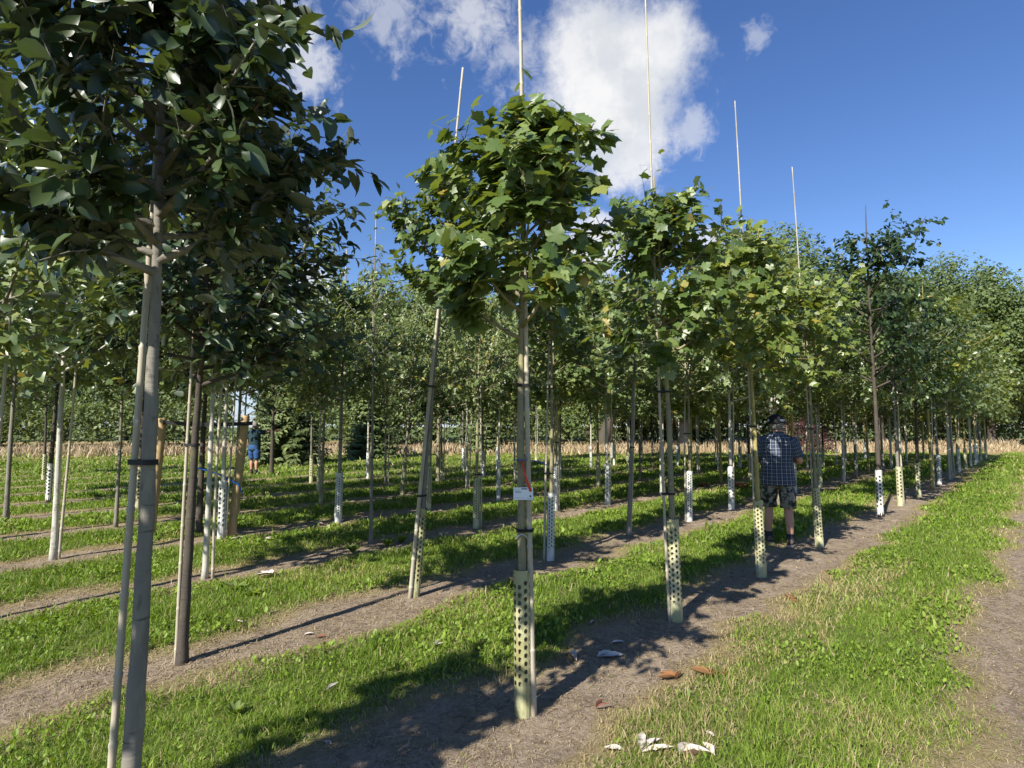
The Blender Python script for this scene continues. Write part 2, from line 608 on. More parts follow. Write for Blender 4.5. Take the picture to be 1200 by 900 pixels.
M['grass'] = blade_mat('grass_blade', [(0.0, (0.095, 0.155, 0.018)), (0.35, (0.165, 0.250, 0.028)), (0.62, (0.235, 0.315, 0.045)),
                                       (0.78, (0.29, 0.30, 0.075)), (0.86, (0.33, 0.27, 0.12)), (1.0, (0.46, 0.37, 0.21))])
M['straw'] = blade_mat('straw_blade', [(0.0, (0.13, 0.095, 0.06)), (0.5, (0.30, 0.23, 0.13)), (1.0, (0.50, 0.41, 0.27))], 0.1)

# ------------------------------------------------------------------ ground sheet
def grid_lines(a, b, fine, grow, limit):
    pos = [0.0]
    st = fine
    while pos[-1] < b:
        if pos[-1] > limit:
            st *= grow
        pos.append(pos[-1] + st)
    neg = [0.0]
    st = fine
    while neg[-1] < a:
        if neg[-1] > limit:
            st *= grow
        neg.append(neg[-1] + st)
    return np.array([-v for v in neg[:0:-1]] + pos)


gx = grid_lines(1400, 1400, 0.10, 1.16, 8)
gy = grid_lines(300, 1400, 0.10, 1.14, 10)
GX, GY = np.meshgrid(gx, gy)
GZ = ground_z(GX, GY)
sd, _k = strip_dist(GX, GY)
nx, ny = len(gx), len(gy)
V = np.stack([GX.ravel(), GY.ravel(), GZ.ravel()], 1)
idx = np.arange(nx * ny).reshape(ny, nx)
F = np.stack([idx[:-1, :-1].ravel(), idx[:-1, 1:].ravel(), idx[1:, 1:].ravel(), idx[1:, :-1].ravel()], 1)
me = np_mesh('ground', V, F, [M['ground']], {'strip': np.where(np.hypot(GX, GY).ravel() < 34, sd.ravel(), 0.9)}, smooth=True)
ground = link('ground', me)
ground['kind'] = 'structure'


# ------------------------------------------------------------------ grass and litter scattered on the ground (stuff)
def make_blades(x, y, h, wd, lean, lv, sink=0.004):
    n = len(x)
    az = rng.uniform(0, 2 * np.pi, n)
    ca, sa = np.cos(az), np.sin(az)
    laz = rng.uniform(0, 2 * np.pi, n)
    lx, ly = np.cos(laz) * lean * h, np.sin(laz) * lean * h
    z0 = ground_z(x, y) - sink
    V = np.zeros((n, 5, 3))
    V[:, 0] = np.stack([x - ca * wd / 2, y - sa * wd / 2, z0], 1)
    V[:, 1] = np.stack([x + ca * wd / 2, y + sa * wd / 2, z0], 1)
    mx_, my_ = x + lx * 0.35, y + ly * 0.35
    mz = z0 + h * np.clip(0.66 - 0.12 * lean, 0.4, 0.62)
    V[:, 2] = np.stack([mx_ + ca * wd * 0.42, my_ + sa * wd * 0.42, mz], 1)
    V[:, 3] = np.stack([mx_ - ca * wd * 0.42, my_ - sa * wd * 0.42, mz], 1)
    V[:, 4] = np.stack([x + lx, y + ly, z0 + h * np.clip(1.08 - 0.55 * lean ** 2, 0.28, 1.0)], 1)
    b = (np.arange(n) * 5)[:, None]
    F = np.concatenate([b + [0, 1, 2], b + [0, 2, 3], b + [3, 2, 4]], 1).reshape(-1, 3)
    return V.reshape(-1, 3), F, np.repeat(lv, 5)


def scatter(ymin, ymax, dens, xk=0.98, xpad=0.6):
    """random points of the visible wedge between two depths"""
    area = (ymax - ymin) * (2 * (xk * (ymin + ymax) / 2 + xpad))
    n = int(area * dens)
    y = np.sqrt(rng.uniform(ymin ** 2, ymax ** 2, int(n * 1.05)))
    x = rng.uniform(-1, 1, len(y)) * (xk * y + xpad)
    return x, y


gV, gF, gA, off = [], [], [], 0


def push(V, F, A):
    global off
    gV.append(V)
    gF.append(F + off)
    gA.append(A)
    off += len(V)


# (depth range, blades per m2, blade height, blade width)
for (y0, y1, dens, hh, ww) in ((1.9, 3.4, 6900, 0.052, 0.0036), (3.4, 5.2, 4900, 0.054, 0.0047), (5.2, 8.0, 2600, 0.058, 0.0067),
                               (8.0, 12.5, 1080, 0.064, 0.012), (12.5, 19, 460, 0.075, 0.019), (19, 36, 90, 0.10, 0.05)):
    x, y = scatter(y0, y1, dens)
    d, _k = strip_dist(x, y)
    patch = vnoise(x, y, 0.9, 11)
    clump = vnoise(x, y, 6.5, 12)
    p = np.clip((d - 0.36) / 0.24, 0, 1)
    p = p * (0.42 + 0.75 * clump)
    # the dry, thin verge on the near side of the front row
    rc_ = row_coord(x, y)
    verge = (rc_ < -0.08) & (y < 7) & (rc_ > -0.36 - 0.2 * vnoise(x, y, 1.3, 61))
    keep = rng.uniform(0, 1, len(x)) < p
    keep |= (rng.uniform(0, 1, len(x)) < 0.02)
    if y0 > 12:
        keep &= ~((x < -0.36 * y) & (y > 24) & False)
    x, y, d, patch, clump, verge = (a[keep] for a in (x, y, d, patch, clump, verge))
    n = len(x)
    edge = np.clip(1 - (d - 0.38) / 0.26, 0, 1)
    h = hh * rng.uniform(0.5, 1.35, n) * (0.65 + 0.7 * clump) * (1 - 0.45 * edge)
    tall = rng.uniform(0, 1, n) < 0.03
    h = np.where(tall, h * 1.9, h)
    lean = rng.uniform(0.25, 1.25, n)
    lv = np.clip(rng.normal(0.30, 0.15, n) + (patch - 0.5) * 0.38, 0.0, 0.74)
    dryp = 0.07 + 0.60 * edge + np.where(verge, 0.50, 0) + np.clip(patch - 0.66, 0, 1) * 1.1
    isdry = rng.uniform(0, 1, n) < dryp
    lv = np.where(isdry, rng.uniform(0.80, 1.0, n), lv)
    push(*make_blades(x, y, h, ww * rng.uniform(0.7, 1.3, n), lean, lv))
for (y0, y1, dens, sz) in ((1.9, 4.2, 1300, 0.0065), (4.2, 8.5, 800, 0.0095), (8.5, 14, 160, 0.017)):
    x, y = scatter(y0, y1, dens)
    d, _k = strip_dist(x, y)
    keep = (d > 0.5) & (rng.uniform(0, 1, len(x)) < np.clip((vnoise(x, y, 1.7, 51) - 0.42) * 3.0, 0.03, 1))
    x, y = x[keep], y[keep]
    n = len(x)
    a = rng.uniform(0, 6.283, n)
    s_ = sz * rng.uniform(0.6, 1.5, n)
    tl = rng.normal(0, 0.8, (n, 2))
    zc_ = ground_z(x, y) + rng.uniform(0.018, 0.055, n)
    V = np.zeros((n, 5, 3))
    for i, (u, v_) in enumerate(((-0.9, -0.5), (0.9, -0.5), (1.1, 0.5), (0.0, 1.1), (-1.1, 0.5))):
        dx, dy = (u * np.cos(a) - v_ * np.sin(a)) * s_, (u * np.sin(a) + v_ * np.cos(a)) * s_
        V[:, i] = np.stack([x + dx, y + dy, zc_ + dx * tl[:, 0] + dy * tl[:, 1]], 1)
    b = (np.arange(n) * 5)[:, None]
    push(V.reshape(-1, 3), np.concatenate([b + [0, 1, 2], b + [0, 2, 4], b + [4, 2, 3]], 1).reshape(-1, 3), np.repeat(np.clip(rng.normal(0.34, 0.14, n), 0, 0.7), 5))
me = np_mesh('grass', np.concatenate(gV), np.concatenate(gF), [M['grass']], {'lv': np.concatenate(gA)})
g = link('grass', me)
tag(g, 'short green mown grass growing in bands between the tree rows', 'grass', kind='stuff')

# flat dry stalks and clippings lying on the bare strips
gV, gF, gA, off = [], [], [], 0
for (y0, y1, dens, ln, ww) in ((1.9, 3.6, 2900, 0.042, 0.0026), (3.6, 6.0, 1500, 0.052, 0.0040), (6.0, 11, 300, 0.065, 0.0065)):
    x, y = scatter(y0, y1, dens)
    d, _k = strip_dist(x, y)
    pt = vnoise(x, y, 3.0, 21)
    keep = rng.uniform(0, 1, len(x)) < np.where(d < 0.36, 0.25 + 0.6 * pt, np.where(d < 0.7, 0.95, 0.12))
    x, y = x[keep], y[keep]
    n = len(x)
    L = ln * rng.uniform(0.4, 1.6, n)
    a = rng.uniform(0, 2 * np.pi, n)
    bend = rng.normal(0, 0.35, n)
    wv_ = ww * rng.uniform(0.6, 1.4, n)
    z = ground_z(x, y) + 0.0025
    lift = np.abs(rng.normal(0, 0.006, n))
    x1, y1_ = x + np.cos(a) * L / 2, y + np.sin(a) * L / 2
    x2, y2 = x1 + np.cos(a + bend) * L / 2, y1_ + np.sin(a + bend) * L / 2
    nxv, nyv = -np.sin(a) * wv_ / 2, np.cos(a) * wv_ / 2
    z1, z2 = ground_z(x1, y1_) + 0.003 + lift, ground_z(x2, y2) + 0.003 + lift * 0.4
    V = np.zeros((n, 6, 3))
    for i, (px_, py_, pz_) in enumerate(((x, y, z), (x1, y1_, z1), (x2, y2, z2))):
        V[:, 2 * i] = np.stack([px_ - nxv, py_ - nyv, pz_], 1)
        V[:, 2 * i + 1] = np.stack([px_ + nxv, py_ + nyv, pz_], 1)
    b = (np.arange(n) * 6)[:, None]
    Fs = np.concatenate([b + [0, 1, 3], b + [0, 3, 2], b + [2, 3, 5], b + [2, 5, 4]], 1).reshape(-1, 3)
    push(V.reshape(-1, 3), Fs, np.repeat(rng.beta(1.6, 1.6, n), 6))
me = np_mesh('straw_litter', np.concatenate(gV), np.concatenate(gF), [M['straw']], {'lv': np.concatenate(gA)})
tag(link('straw_litter', me), 'dry straw and grass clippings strewn over the bare soil strips', 'straw', kind='stuff')

# small clods of earth
x, y = scatter(1.9, 6.5, 380)
d, _k = strip_dist(x, y)
k_ = d < 0.42
x, y = x[k_], y[k_]
n = len(x)
s = 0.0025 + 0.012 * rng.beta(1.1, 6, n)
octv = np.array([(1, 0, 0), (-1, 0, 0), (0, 1, 0), (0, -1, 0), (0, 0, 1), (0, 0, -0.6)], float)
octf = np.array([(0, 2, 4), (2, 1, 4), (1, 3, 4), (3, 0, 4), (2, 0, 5), (1, 2, 5), (3, 1, 5), (0, 3, 5)])
jit = rng.uniform(0.6, 1.4, (n, 6, 1))
V = octv[None] * jit * s[:, None, None]
V[:, :, 2] *= 0.7
V = V + np.stack([x, y, ground_z(x, y) + s * 0.25], 1)[:, None]
F = (octf[None] + (np.arange(n) * 6)[:, None, None]).reshape(-1, 3)
M['clod'] = flat_mat('earth_clod', (0.27, 0.215, 0.16), 0.95, 0.1, 0.35, 12)
tag(link('soil_clods', np_mesh('soil_clods', V.reshape(-1, 3), F, [M['clod']])), 'small dry clods of earth on the bare soil strips', 'soil', kind='stuff')

# the tall dry grass of the field beyond the rows
n = 26000
y = np.sqrt(rng.uniform(33 ** 2, 47 ** 2, n))
x = rng.uniform(-1, 1, n) * (0.95 * y + 1)
y = y + 0.12 * x
keepd = rng.uniform(0, 1, n) < 0.25 + 0.9 * vnoise(x, y, 0.35, 31)
x, y = x[keepd], y[keepd]
n = len(x)
Vd, Fd, Ad = make_blades(x, y, 0.55 * rng.uniform(0.3, 1.2, n) * (0.35 + 1.1 * vnoise(x, y, 0.5, 71)), 0.05 * rng.uniform(0.6, 1.4, n), rng.uniform(0.2, 1.1, n), np.clip(rng.beta(2.4, 1.6, n) * (0.55 + 0.7 * vnoise(x, y, 0.8, 72)), 0, 1))
tag(link('dry_grass', np_mesh('dry_grass', Vd, Fd, [M['straw']], {'lv': Ad})), 'tall straw coloured grass in the field behind the tree rows', 'grass', kind='stuff')

# ------------------------------------------------------------------ leaves, crowns
def leaf_maple():
    half = [(0.10, 0.02), (0.26, -0.06), (0.44, 0.04), (0.38, 0.16), (0.52, 0.24), (0.68, 0.50), (0.50, 0.50), (0.34, 0.54), (0.36, 0.68), (0.20, 0.76)]
    outl = [(0.0, 0.06)] + half + [(0.0, 1.0)] + [(-a, b) for a, b in reversed(half)]
    pts = [(0.0, 0.40)] + outl
    V = np.array([(a, b, 0.10 * abs(a) - 0.22 * (b - 0.3) ** 2 - 0.30 * a * a) for a, b in pts])
    k = len(outl)
    F = np.array([(0, 1 + i, 1 + (i + 1) % k) for i in range(k)])[:, ::-1]
    V[:, 1] += 0.34
    o = len(V)
    V = np.concatenate([V, [(-0.008, 0.0, 0.03), (0.008, 0.0, 0.03), (0.012, 0.42, -0.012), (-0.012, 0.42, -0.012)]])
    F = np.concatenate([F, [(o, o + 1, o + 2), (o, o + 2, o + 3)]])
    return V, F


def leaf_ovate(wid=0.235, fold=0.35, droop=0.22):
    ys = [0.0, 0.20, 0.48, 0.76, 1.0]
    ws = [0.03, 0.74, 1.0, 0.74, 0.0]
    V, F = [], []
    for yv, wv in zip(ys, ws):
        z = -droop * (yv - 0.2) ** 2
        V += [(-wid * wv, yv, z + fold * wid * wv), (0, yv, z), (wid * wv, yv, z + fold * wid * wv)]
    for i in range(4):
        a = 3 * i
        for q in ((a, a + 1, a + 4), (a, a + 4, a + 3), (a + 1, a + 2, a + 5), (a + 1, a + 5, a + 4)):
            F.append(q)
    return np.array(V), np.array(F)


def leaf_simple(wid=0.34, fold=0.3):
    V = np.array([(0, 0, 0), (wid, 0.45, fold * wid), (0, 1, -0.1), (-wid, 0.45, fold * wid), (0, 0.45, 0)])
    F = np.array([(0, 1, 4), (4, 1, 2), (0, 4, 3), (4, 2, 3)])
    return V, F


def up_facing(T):
    V, F = T
    a, b, c = V[F[:, 0]], V[F[:, 1]], V[F[:, 2]]
    nrm = np.cross(b - a, c - a)
    flip = nrm[:, 2] < 0
    F = F.copy()
    F[flip] = F[flip][:, ::-1]
    return V, F


def leaf_maple_low():
    half = [(0.40, 0.02), (0.36, 0.20), (0.66, 0.48), (0.33, 0.56)]
    outl = [(0.0, 0.06)] + half + [(0.0, 1.0)] + [(-a, b) for a, b in reversed(half)]
    pts = [(0.0, 0.40)] + outl
    V = np.array([(a, b + 0.30, 0.10 * abs(a) - 0.22 * (b - 0.3) ** 2 - 0.30 * a * a) for a, b in pts])
    k = len(outl)
    return V, np.array([(0, 1 + i, 1 + (i + 1) % k) for i in range(k)])


def leaf_card(wid=0.34, fold=0.35):
    return np.array([(0, 0, 0), (wid, 0.45, fold * wid), (0, 1, -0.1), (-wid, 0.45, fold * wid)]), np.array([(0, 1, 2), (0, 2, 3)])


LEAF = {'maple_low': up_facing(leaf_maple_low()), 'card': up_facing(leaf_card()), 'simple_narrow': up_facing(leaf_simple(0.20, 0.5)), 'maple': up_facing(leaf_maple()), 'ovate': up_facing(leaf_ovate()), 'narrow': up_facing(leaf_ovate(0.19, 0.5, 0.3)), 'simple': up_facing(leaf_simple())}


def norm(a):
    return a / np.maximum(1e-9, np.linalg.norm(a, axis=-1, keepdims=True))


def leaf_frames(pos, outward, r, droop=0.5, upw=0.6, outw=0.5, jit=0.5):
    n = len(pos)
    d = outward * 0.45 + r.normal(0, 0.55, (n, 3)) + np.array([0, 0, -droop])
    nn = outward * outw + np.array([0, 0, upw]) + r.normal(0, jit, (n, 3)) + np.array(-_dir) * 0.45
    nn = norm(nn)
    d = norm(d - nn * np.sum(d * nn, 1, keepdims=True))
    s = np.cross(d, nn)
    return np.stack([s, d, nn], 2)     # columns


def merge_leaves(T, pos, R, size, lv):
    V, F = T
    n, k = len(pos), len(V)
    VV = np.einsum('nij,kj->nki', R, V) * size[:, None, None] + pos[:, None]
    FF = (F[None] + (np.arange(n) * k)[:, None, None]).reshape(-1, 3)
    return VV.reshape(-1, 3), FF, np.repeat(lv, k)


class Crown:
    """skeleton of limbs and twigs with leaves, in tree coordinates (base at the origin)"""
    def __init__(self, seed, base, top, rmax, axis, limbs=14, twigs=5, per=9, leafsize=0.1, profile=None, elev=(30, 58),
                 droop=0.5, jit=0.55, trunk_r=0.03, upw=0.30, outw=0.55, leader=0, bare=0, az=None, vary=1.0):
        r = np.random.default_rng(seed)
        self.limbs = []
        L, O = [], []
        profile = profile or (lambda t: (0.55 + 0.45 * math.sin(math.pi * min(1, t * 1.1 + 0.12))) * (1 - max(0, t - 0.6) * 1.6))
        az0 = r.uniform(0, 6.28) if az is None else az
        for i in range(limbs):
            tt = (i + 0.5 * r.uniform(0, 1)) / limbs
            hgt = base + (top - base) * (0.02 + 0.74 * tt)
            az = az0 + i * 2.399 + r.normal(0, 0.25)
            s_lo = 0.62 if i < bare else 0.30
            R = rmax * profile(tt) * r.choice([r.uniform(0.55, 0.9), r.uniform(0.85, 1.12), r.uniform(1.05, 1.32)], p=[0.3, 0.5, 0.2]) ** vary
            el = math.radians(r.uniform(*elev)) * (0.8 + 0.4 * tt)
            p0 = axis(hgt)
            dirh = Vector((math.cos(az), math.sin(az), 0))
            rise = R * math.tan(el)
            rise = min(rise, (top - hgt) * 0.85 + 0.05)
            pts = []
            for s in (0, 0.3, 0.65, 1.0):
                pts.append(p0 + dirh * (R * s) + Vector((0, 0, rise * (s ** 1.25))) + Vector(r.normal(0, 0.02 * s, 3)))
            rad = [trunk_r * 0.42 * (1 - 0.8 * s) * (1.1 - 0.6 * tt) for s in (0, 0.3, 0.65, 1.0)]
            tw = []
            for j in range(twigs):
                s = s_lo + (1 - s_lo) * (j + r.uniform(0, 1)) / twigs
                q = min(2, int(s / 0.34))
                a, b = pts[q], pts[q + 1]
                f = min(1, (s - (0, 0.3, 0.65)[q]) / 0.35)
                st = a.lerp(b, max(0, f))
                td = Vector(r.normal(0, 1, 3))
                td = (td.normalized() * 0.8 + dirh * 0.55 + Vector((0, 0, 0.35))).normalized()
                ln = rmax * r.uniform(0.22, 0.55)
                en = st + td * ln
                tw.append((st, en))
                for kf in range(per):
                    f2 = (kf + r.uniform(0.2, 1)) / per
                    pp = st.lerp(en, f2)
                    L.append(pp + Vector(r.normal(0, 0.006 + leafsize * 0.12, 3)))
                    O.append(p0)
            self.limbs.append((pts, rad, tw))
        for j in range(leader):
            f = j / max(1, leader)
            h_ = base + (top - base) * (0.55 + 0.6 * f)
            L.append(axis(h_) + Vector(r.normal(0, leafsize * 0.5, 3)))
            O.append(axis(h_ - 0.1))
        self.pos = np.array([tuple(v) for v in L])
        org = np.array([tuple(v) for v in O])
        outward = norm(self.pos - org)
        self.R = leaf_frames(self.pos, outward, r, droop, upw, outw, jit)
        self.size = leafsize * r.uniform(0.62, 1.2, len(self.pos))
        self.lv = r.uniform(0, 0.999, len(self.pos))
        # petiole attach point offset so that the blade hangs from the twig
        self.r = r


def tree_axis(lean, height, wob, seed):
    r = random.Random(seed)
    ph = r.uniform(0, 6)

    def ax(h):
        f = h / height
        return Vector((lean[0] * f + wob * math.sin(ph + f * 5.0) * f, lean[1] * f + wob * math.cos(ph * 1.7 + f * 4.0) * f, h))
    return ax


def trunk_mb(ax, height, r0, r1, sides=10, step=0.12, seed=0, sink=0.06):
    r = random.Random(seed)
    mb = MB()
    n = max(6, int(height / step))
    pts, rad = [], []
    for i in range(n + 1):
        h = -sink + (height + sink) * i / n
        f = max(0, h / height)
        base_flare = 0.012 * math.exp(-max(0, h) / 0.06) if h < 0.4 else 0
        knot = (0.06 * r0 if r.random() < 0.18 else 0)
        pts.append(ax(h) + Vector((r.uniform(-1, 1), r.uniform(-1, 1), 0)) * 0.002)
        rad.append((r0 + (r1 - r0) * f ** 0.9) * r.uniform(0.97, 1.03) + base_flare + knot)
    mb.tube(pts, rad, sides)
    return mb


def limb_into(mb, limb, with_limb=True, sides=6):
    pts, rad, tw = limb
    if with_limb:
        mb.tube(pts, [max(0.0022, q) for q in rad], sides)
    for a, b in tw:
        mid = a.lerp(b, 0.5) + Vector((0, 0, 0.01))
        mb.tube([a, mid, b], [max(0.0026, rad[2] * 0.55), max(0.002, rad[3] * 0.7), 0.0014], 4, cap=False)


# ------------------------------------------------------------------ canes and perforated guards
def cane_mesh(h, r0, r1, lean, seed):
    """bamboo cane from the ground up, with swollen nodes"""
    r = random.Random(seed)
    pts, rad = [], []

    def P_(z):
        f = z / h
        return Vector((lean[0] * f + 0.02 * math.sin(f * 3.0 + seed), lean[1] * f + 0.02 * math.cos(f * 2.6 + seed) - 0.02 * math.cos(seed), z))
    z = -0.12
    nodes = [0.10]
    while nodes[-1] < h:
        nodes.append(nodes[-1] + r.uniform(0.20, 0.32))
    pts.append(P_(-0.12)); rad.append(r0)
    for nd in nodes:
        if nd >= h - 0.03:
            break
        q = r0 + (r1 - r0) * nd / h
        for dz, k in ((-0.012, 1.0), (-0.004, 1.16), (0.004, 1.16), (0.010, 0.93), (0.022, 0.98)):
            pts.append(P_(nd + dz)); rad.append(q * k)
    pts.append(P_(h)); rad.append(r1)
    mb = MB()
    mb.tube(pts, rad, 8)
    return mb, P_


def guard_mesh(name, h, r, mat, plain=0.16, cols=9, pitch=0.044, hole=0.33, slit=True):
    """rolled plastic tube with staggered round holes, plain at the foot"""
    V, F = [], []

    def pt(u, z, rr):
        a = u * 2 * math.pi
        return (math.cos(a) * rr, math.sin(a) * rr, z)

    def quad(u0, u1, z0, z1):
        nseg = 2
        for s in range(nseg):
            a, b = u0 + (u1 - u0) * s / nseg, u0 + (u1 - u0) * (s + 1) / nseg
            o = len(V)
            V.extend([pt(a, z0, r), pt(b, z0, r), pt(b, z1, r), pt(a, z1, r)])
            F.append((o, o + 1, o + 2, o + 3))
    topm = 0.02
    rows = int((h - plain - topm) / pitch - 0.5)
    for c in range(cols):
        u0, u1 = c / cols, (c + 1) / cols
        z = plain + (pitch / 2 if c % 2 else 0)
        quad(u0, u1, -0.03, z)
        uc = (u0 + u1) / 2
        for k in range(rows):
            zc = z + pitch / 2
            o = len(V)
            N = 8
            outer = [(u1, zc), (u1, z + pitch), (uc, z + pitch), (u0, z + pitch), (u0, zc), (u0, z), (uc, z), (u1, z)]
            for q in range(N):
                V.append(pt(*outer[q], r))
            ru, rz = hole * (u1 - u0), hole * pitch * 0.98
            for q in range(N):
                a = q * math.pi / 4
                V.append(pt(uc + math.cos(a) * ru, zc + math.sin(a) * rz, r))
            for q in range(N):
                q2 = (q + 1) % N
                F.append((o + q, o + q2, o + N + q2, o + N + q))
            z += pitch
        quad(u0, u1, z, h - (0.012 if c in (2, 5) else 0))
    # thickness: a slightly smaller copy turned inside out
    nV = len(V)
    inner = [(x * (1 - 0.0022 / r), y * (1 - 0.0022 / r), z) for x, y, z in V]
    F2 = [tuple(i + nV for i in reversed(f)) for f in F]
    me = bpy.data.meshes.new(name)
    me.from_pydata(V + inner, [], F + F2)
    me.materials.append(mat)
    me.update()
    return me


def tie_mesh(center_a, ra, center_b, rb, z, mat=None, tail=True, seed=0):
    """rubber strap looped round trunk and cane"""
    a, b = Vector((center_a[0], center_a[1], 0)), Vector((center_b[0], center_b[1], 0))
    d = (b - a)
    L = max(d.length, 1e-4)
    d = d / L
    s = Vector((-d.y, d.x, 0))
    pts = []
    for k in range(9):
        ang = math.pi / 2 + math.pi * k / 8
        pts.append(a + d * math.cos(ang) * (ra + 0.004) + s * math.sin(ang) * (ra + 0.004))
    for k in range(9):
        ang = -math.pi / 2 + math.pi * k / 8
        pts.append(b + d * math.cos(ang) * (rb + 0.004) + s * math.sin(ang) * (rb + 0.004))
    n = len(pts)
    V, F = [], []
    for i, p in enumerate(pts):
        q = (p - (a + b) / 2).normalized() * 0.003
        V += [(p.x, p.y, z - 0.009), (p.x + q.x, p.y + q.y, z - 0.009), (p.x + q.x, p.y + q.y, z + 0.009), (p.x, p.y, z + 0.009)]
    for i in range(n):
        j = (i + 1) % n
        for e in range(4):
            F.append((4 * i + e, 4 * i + (e + 1) % 4, 4 * j + (e + 1) % 4, 4 * j + e))
    mb = MB()
    mb.add(V, F)
    if tail:
        p0 = a - d * (ra + 0.004) * 0.3 - s * (ra + 0.006)
        p0.z = z
        mb.tube([p0, p0 + Vector((-0.02, -0.012, 0.012)), p0 + Vector((-0.048, -0.012, 0.03))], [0.005, 0.0045, 0.003], 5)
    return mb


LEAF_OBJ_MESH = {}


def leaf_obj_mesh(kind, mat):
    key = (kind, mat.name)
    if key not in LEAF_OBJ_MESH:
        V, F = LEAF[kind]
        LEAF_OBJ_MESH[key] = np_mesh('leaf', V, F, [mat], {'lv': np.zeros(len(V))})
    return LEAF_OBJ_MESH[key]


ORD = ['front', 'second', 'third', 'fourth', 'fifth', 'sixth', 'seventh', 'eighth', 'ninth', 'tenth', 'eleventh', 'twelfth', 'thirteenth', 'fourteenth']
TAKEN = []


def detailed_tree(name, base_px, label, cat, lean, trunk_r, crown, leafkind, leafmat, bark, n_leaf_obj=300, cane=None, guard=None, ties=(), wob=0.02,
                  pos=None, label_cane=None, label_guard=None, group=None, seed=1, limb_objs=6, top_r=0.006, height=None, tie_tail=True):
    base = pos if pos is not None else ground_at(*base_px)
    base = Vector((base.x, base.y, gz(base.x, base.y)))
    TAKEN.append((base.x, base.y))
    root = thing(name, base)
    tag(root, label, cat, group)
    height = height or crown['top'] - 0.08
    ax = tree_axis(lean, height, wob, seed)
    tb = trunk_mb(ax, height, trunk_r, top_r, 10, 0.1, seed)
    cr = Crown(seed=seed, axis=ax, trunk_r=trunk_r, **crown)
    for i, lb in enumerate(cr.limbs):
        if i >= limb_objs:
            limb_into(tb, lb)
    trunk = link('trunk', tb.mesh('trunk', M[bark]), root)
    for i, lb in enumerate(cr.limbs[:limb_objs]):
        mb = MB()
        limb_into(mb, lb)
        link('limb', mb.mesh('limb', M[bark]), trunk)
    if not n_leaf_obj and base.y > 6.5 or base.y < 1.2:
        leafkind = {'maple': 'maple_low', 'ovate': 'simple', 'narrow': 'simple_narrow'}[leafkind]
    T = LEAF[leafkind]
    camv = np.array([-base.x, -base.y, CAM_H - base.z])
    dist = np.linalg.norm(cr.pos - camv, axis=1)
    # those that show largest: inside the frame and closest
    wp = cr.pos + np.array(base)
    inx = np.abs(wp[:, 0] / np.maximum(0.2, wp[:, 1])) < 0.90
    order = np.argsort(dist + np.where(inx, 0, 100))
    pick = order[:n_leaf_obj] if n_leaf_obj else order[:0]
    rest = order[n_leaf_obj:] if n_leaf_obj else order
    V, F, A = merge_leaves(T, cr.pos[rest], cr.R[rest], cr.size[rest], cr.lv[rest])
    me = np_mesh('foliage', V, F, [M[leafmat]], {'lv': A})
    if n_leaf_obj:
        ce = bpy.data.objects.new('crown', None)
        COL.objects.link(ce)
        ce.parent = root
        fo = link('foliage', me, ce)
        fo['kind'] = 'stuff'
        lm = leaf_obj_mesh(leafkind, M[leafmat])
        for i in pick:
            o = bpy.data.objects.new('leaf', lm)
            mt = Matrix([list(cr.R[i][r_]) + [0] for r_ in range(3)] + [[0, 0, 0, 1]])
            o.matrix_local = Matrix.Translation(Vector(cr.pos[i])) @ mt @ Matrix.Scale(float(cr.size[i]), 4)
            o.parent = ce
            COL.objects.link(o)
    else:
        link('crown', me, root)
    if cane:
        cx, cy = cane['off']
        ch = cane['h']
        cl = (lean[0] * ch / height + cane.get('dl', (0, 0))[0], lean[1] * ch / height + cane.get('dl', (0, 0))[1])
        mb, P_ = cane_mesh(ch, cane.get('r', 0.013), cane.get('r', 0.013) * 0.55, cl, seed)
        co = bpy.data.objects.new('bamboo_cane', mb.mesh('bamboo_cane', M['bamboo']))
        COL.objects.link(co)
        co.location = base + Vector((cx, cy, 0))
        tag(co, label_cane, 'cane', 'bamboo canes beside the young trees')
        for zt in ties:
            a = ax(zt)
            b = P_(zt) + Vector((cx, cy, 0))
            rt = trunk_r + (top_r - trunk_r) * (zt / height) ** 0.9
            tm = tie_mesh((a.x - cx, a.y - cy), rt, (b.x - cx, b.y - cy), cane.get('r', 0.013), zt, tail=tie_tail).mesh('tie', M['rubber'], smooth=False)
            link('tie', tm, co)
    if guard:
        go = link('tree_guard', guard_mesh('tree_guard', guard['h'], guard.get('r', 0.048), M[guard['mat']], plain=guard.get('plain', 0.14)))
        go.location = base
        a = ax(guard['h'])
        tilt = Vector((a.x, a.y, guard['h']))
        go.rotation_mode = 'QUATERNION'
        go.rotation_quaternion = tilt.to_track_quat('Z', 'Y') @ Quaternion((0, 0, 1), guard.get('rot', 0.4))
        tag(go, label_guard, 'tree guard', 'perforated plastic tree guards')
    return root, ax


# ------------------------------------------------------------------ front row
HEROAX = None
root, HEROAX = detailed_tree(
    'maple_tree', (613, 838), 'young maple with big lobed leaves and a white tag on its trunk', 'tree',
    (-0.005, 0.02), 0.033, dict(base=2.10, top=3.66, rmax=0.46, limbs=23, twigs=9, per=10, leafsize=0.094, bare=4, az=3.2, vary=0.45, profile=lambda t: (0.66 + 0.40 * math.sin(math.pi * min(1, t + 0.12))) * (1 - max(0, t - 0.42) * 1.22), droop=0.55, elev=(32, 60), leader=14), 'maple', 'maple', 'bark',
    cane=dict(off=(0.080, -0.014), h=5.2, r=0.0180, dl=(-0.125, 0.03)), ties=(1.02, 1.86), guard=dict(h=0.80, r=0.050, mat='guard_green', plain=0.16),
    label_cane='bamboo cane tied to the maple with the white tag', label_guard='algae stained perforated guard round the foot of the tagged maple', seed=11, limb_objs=8)
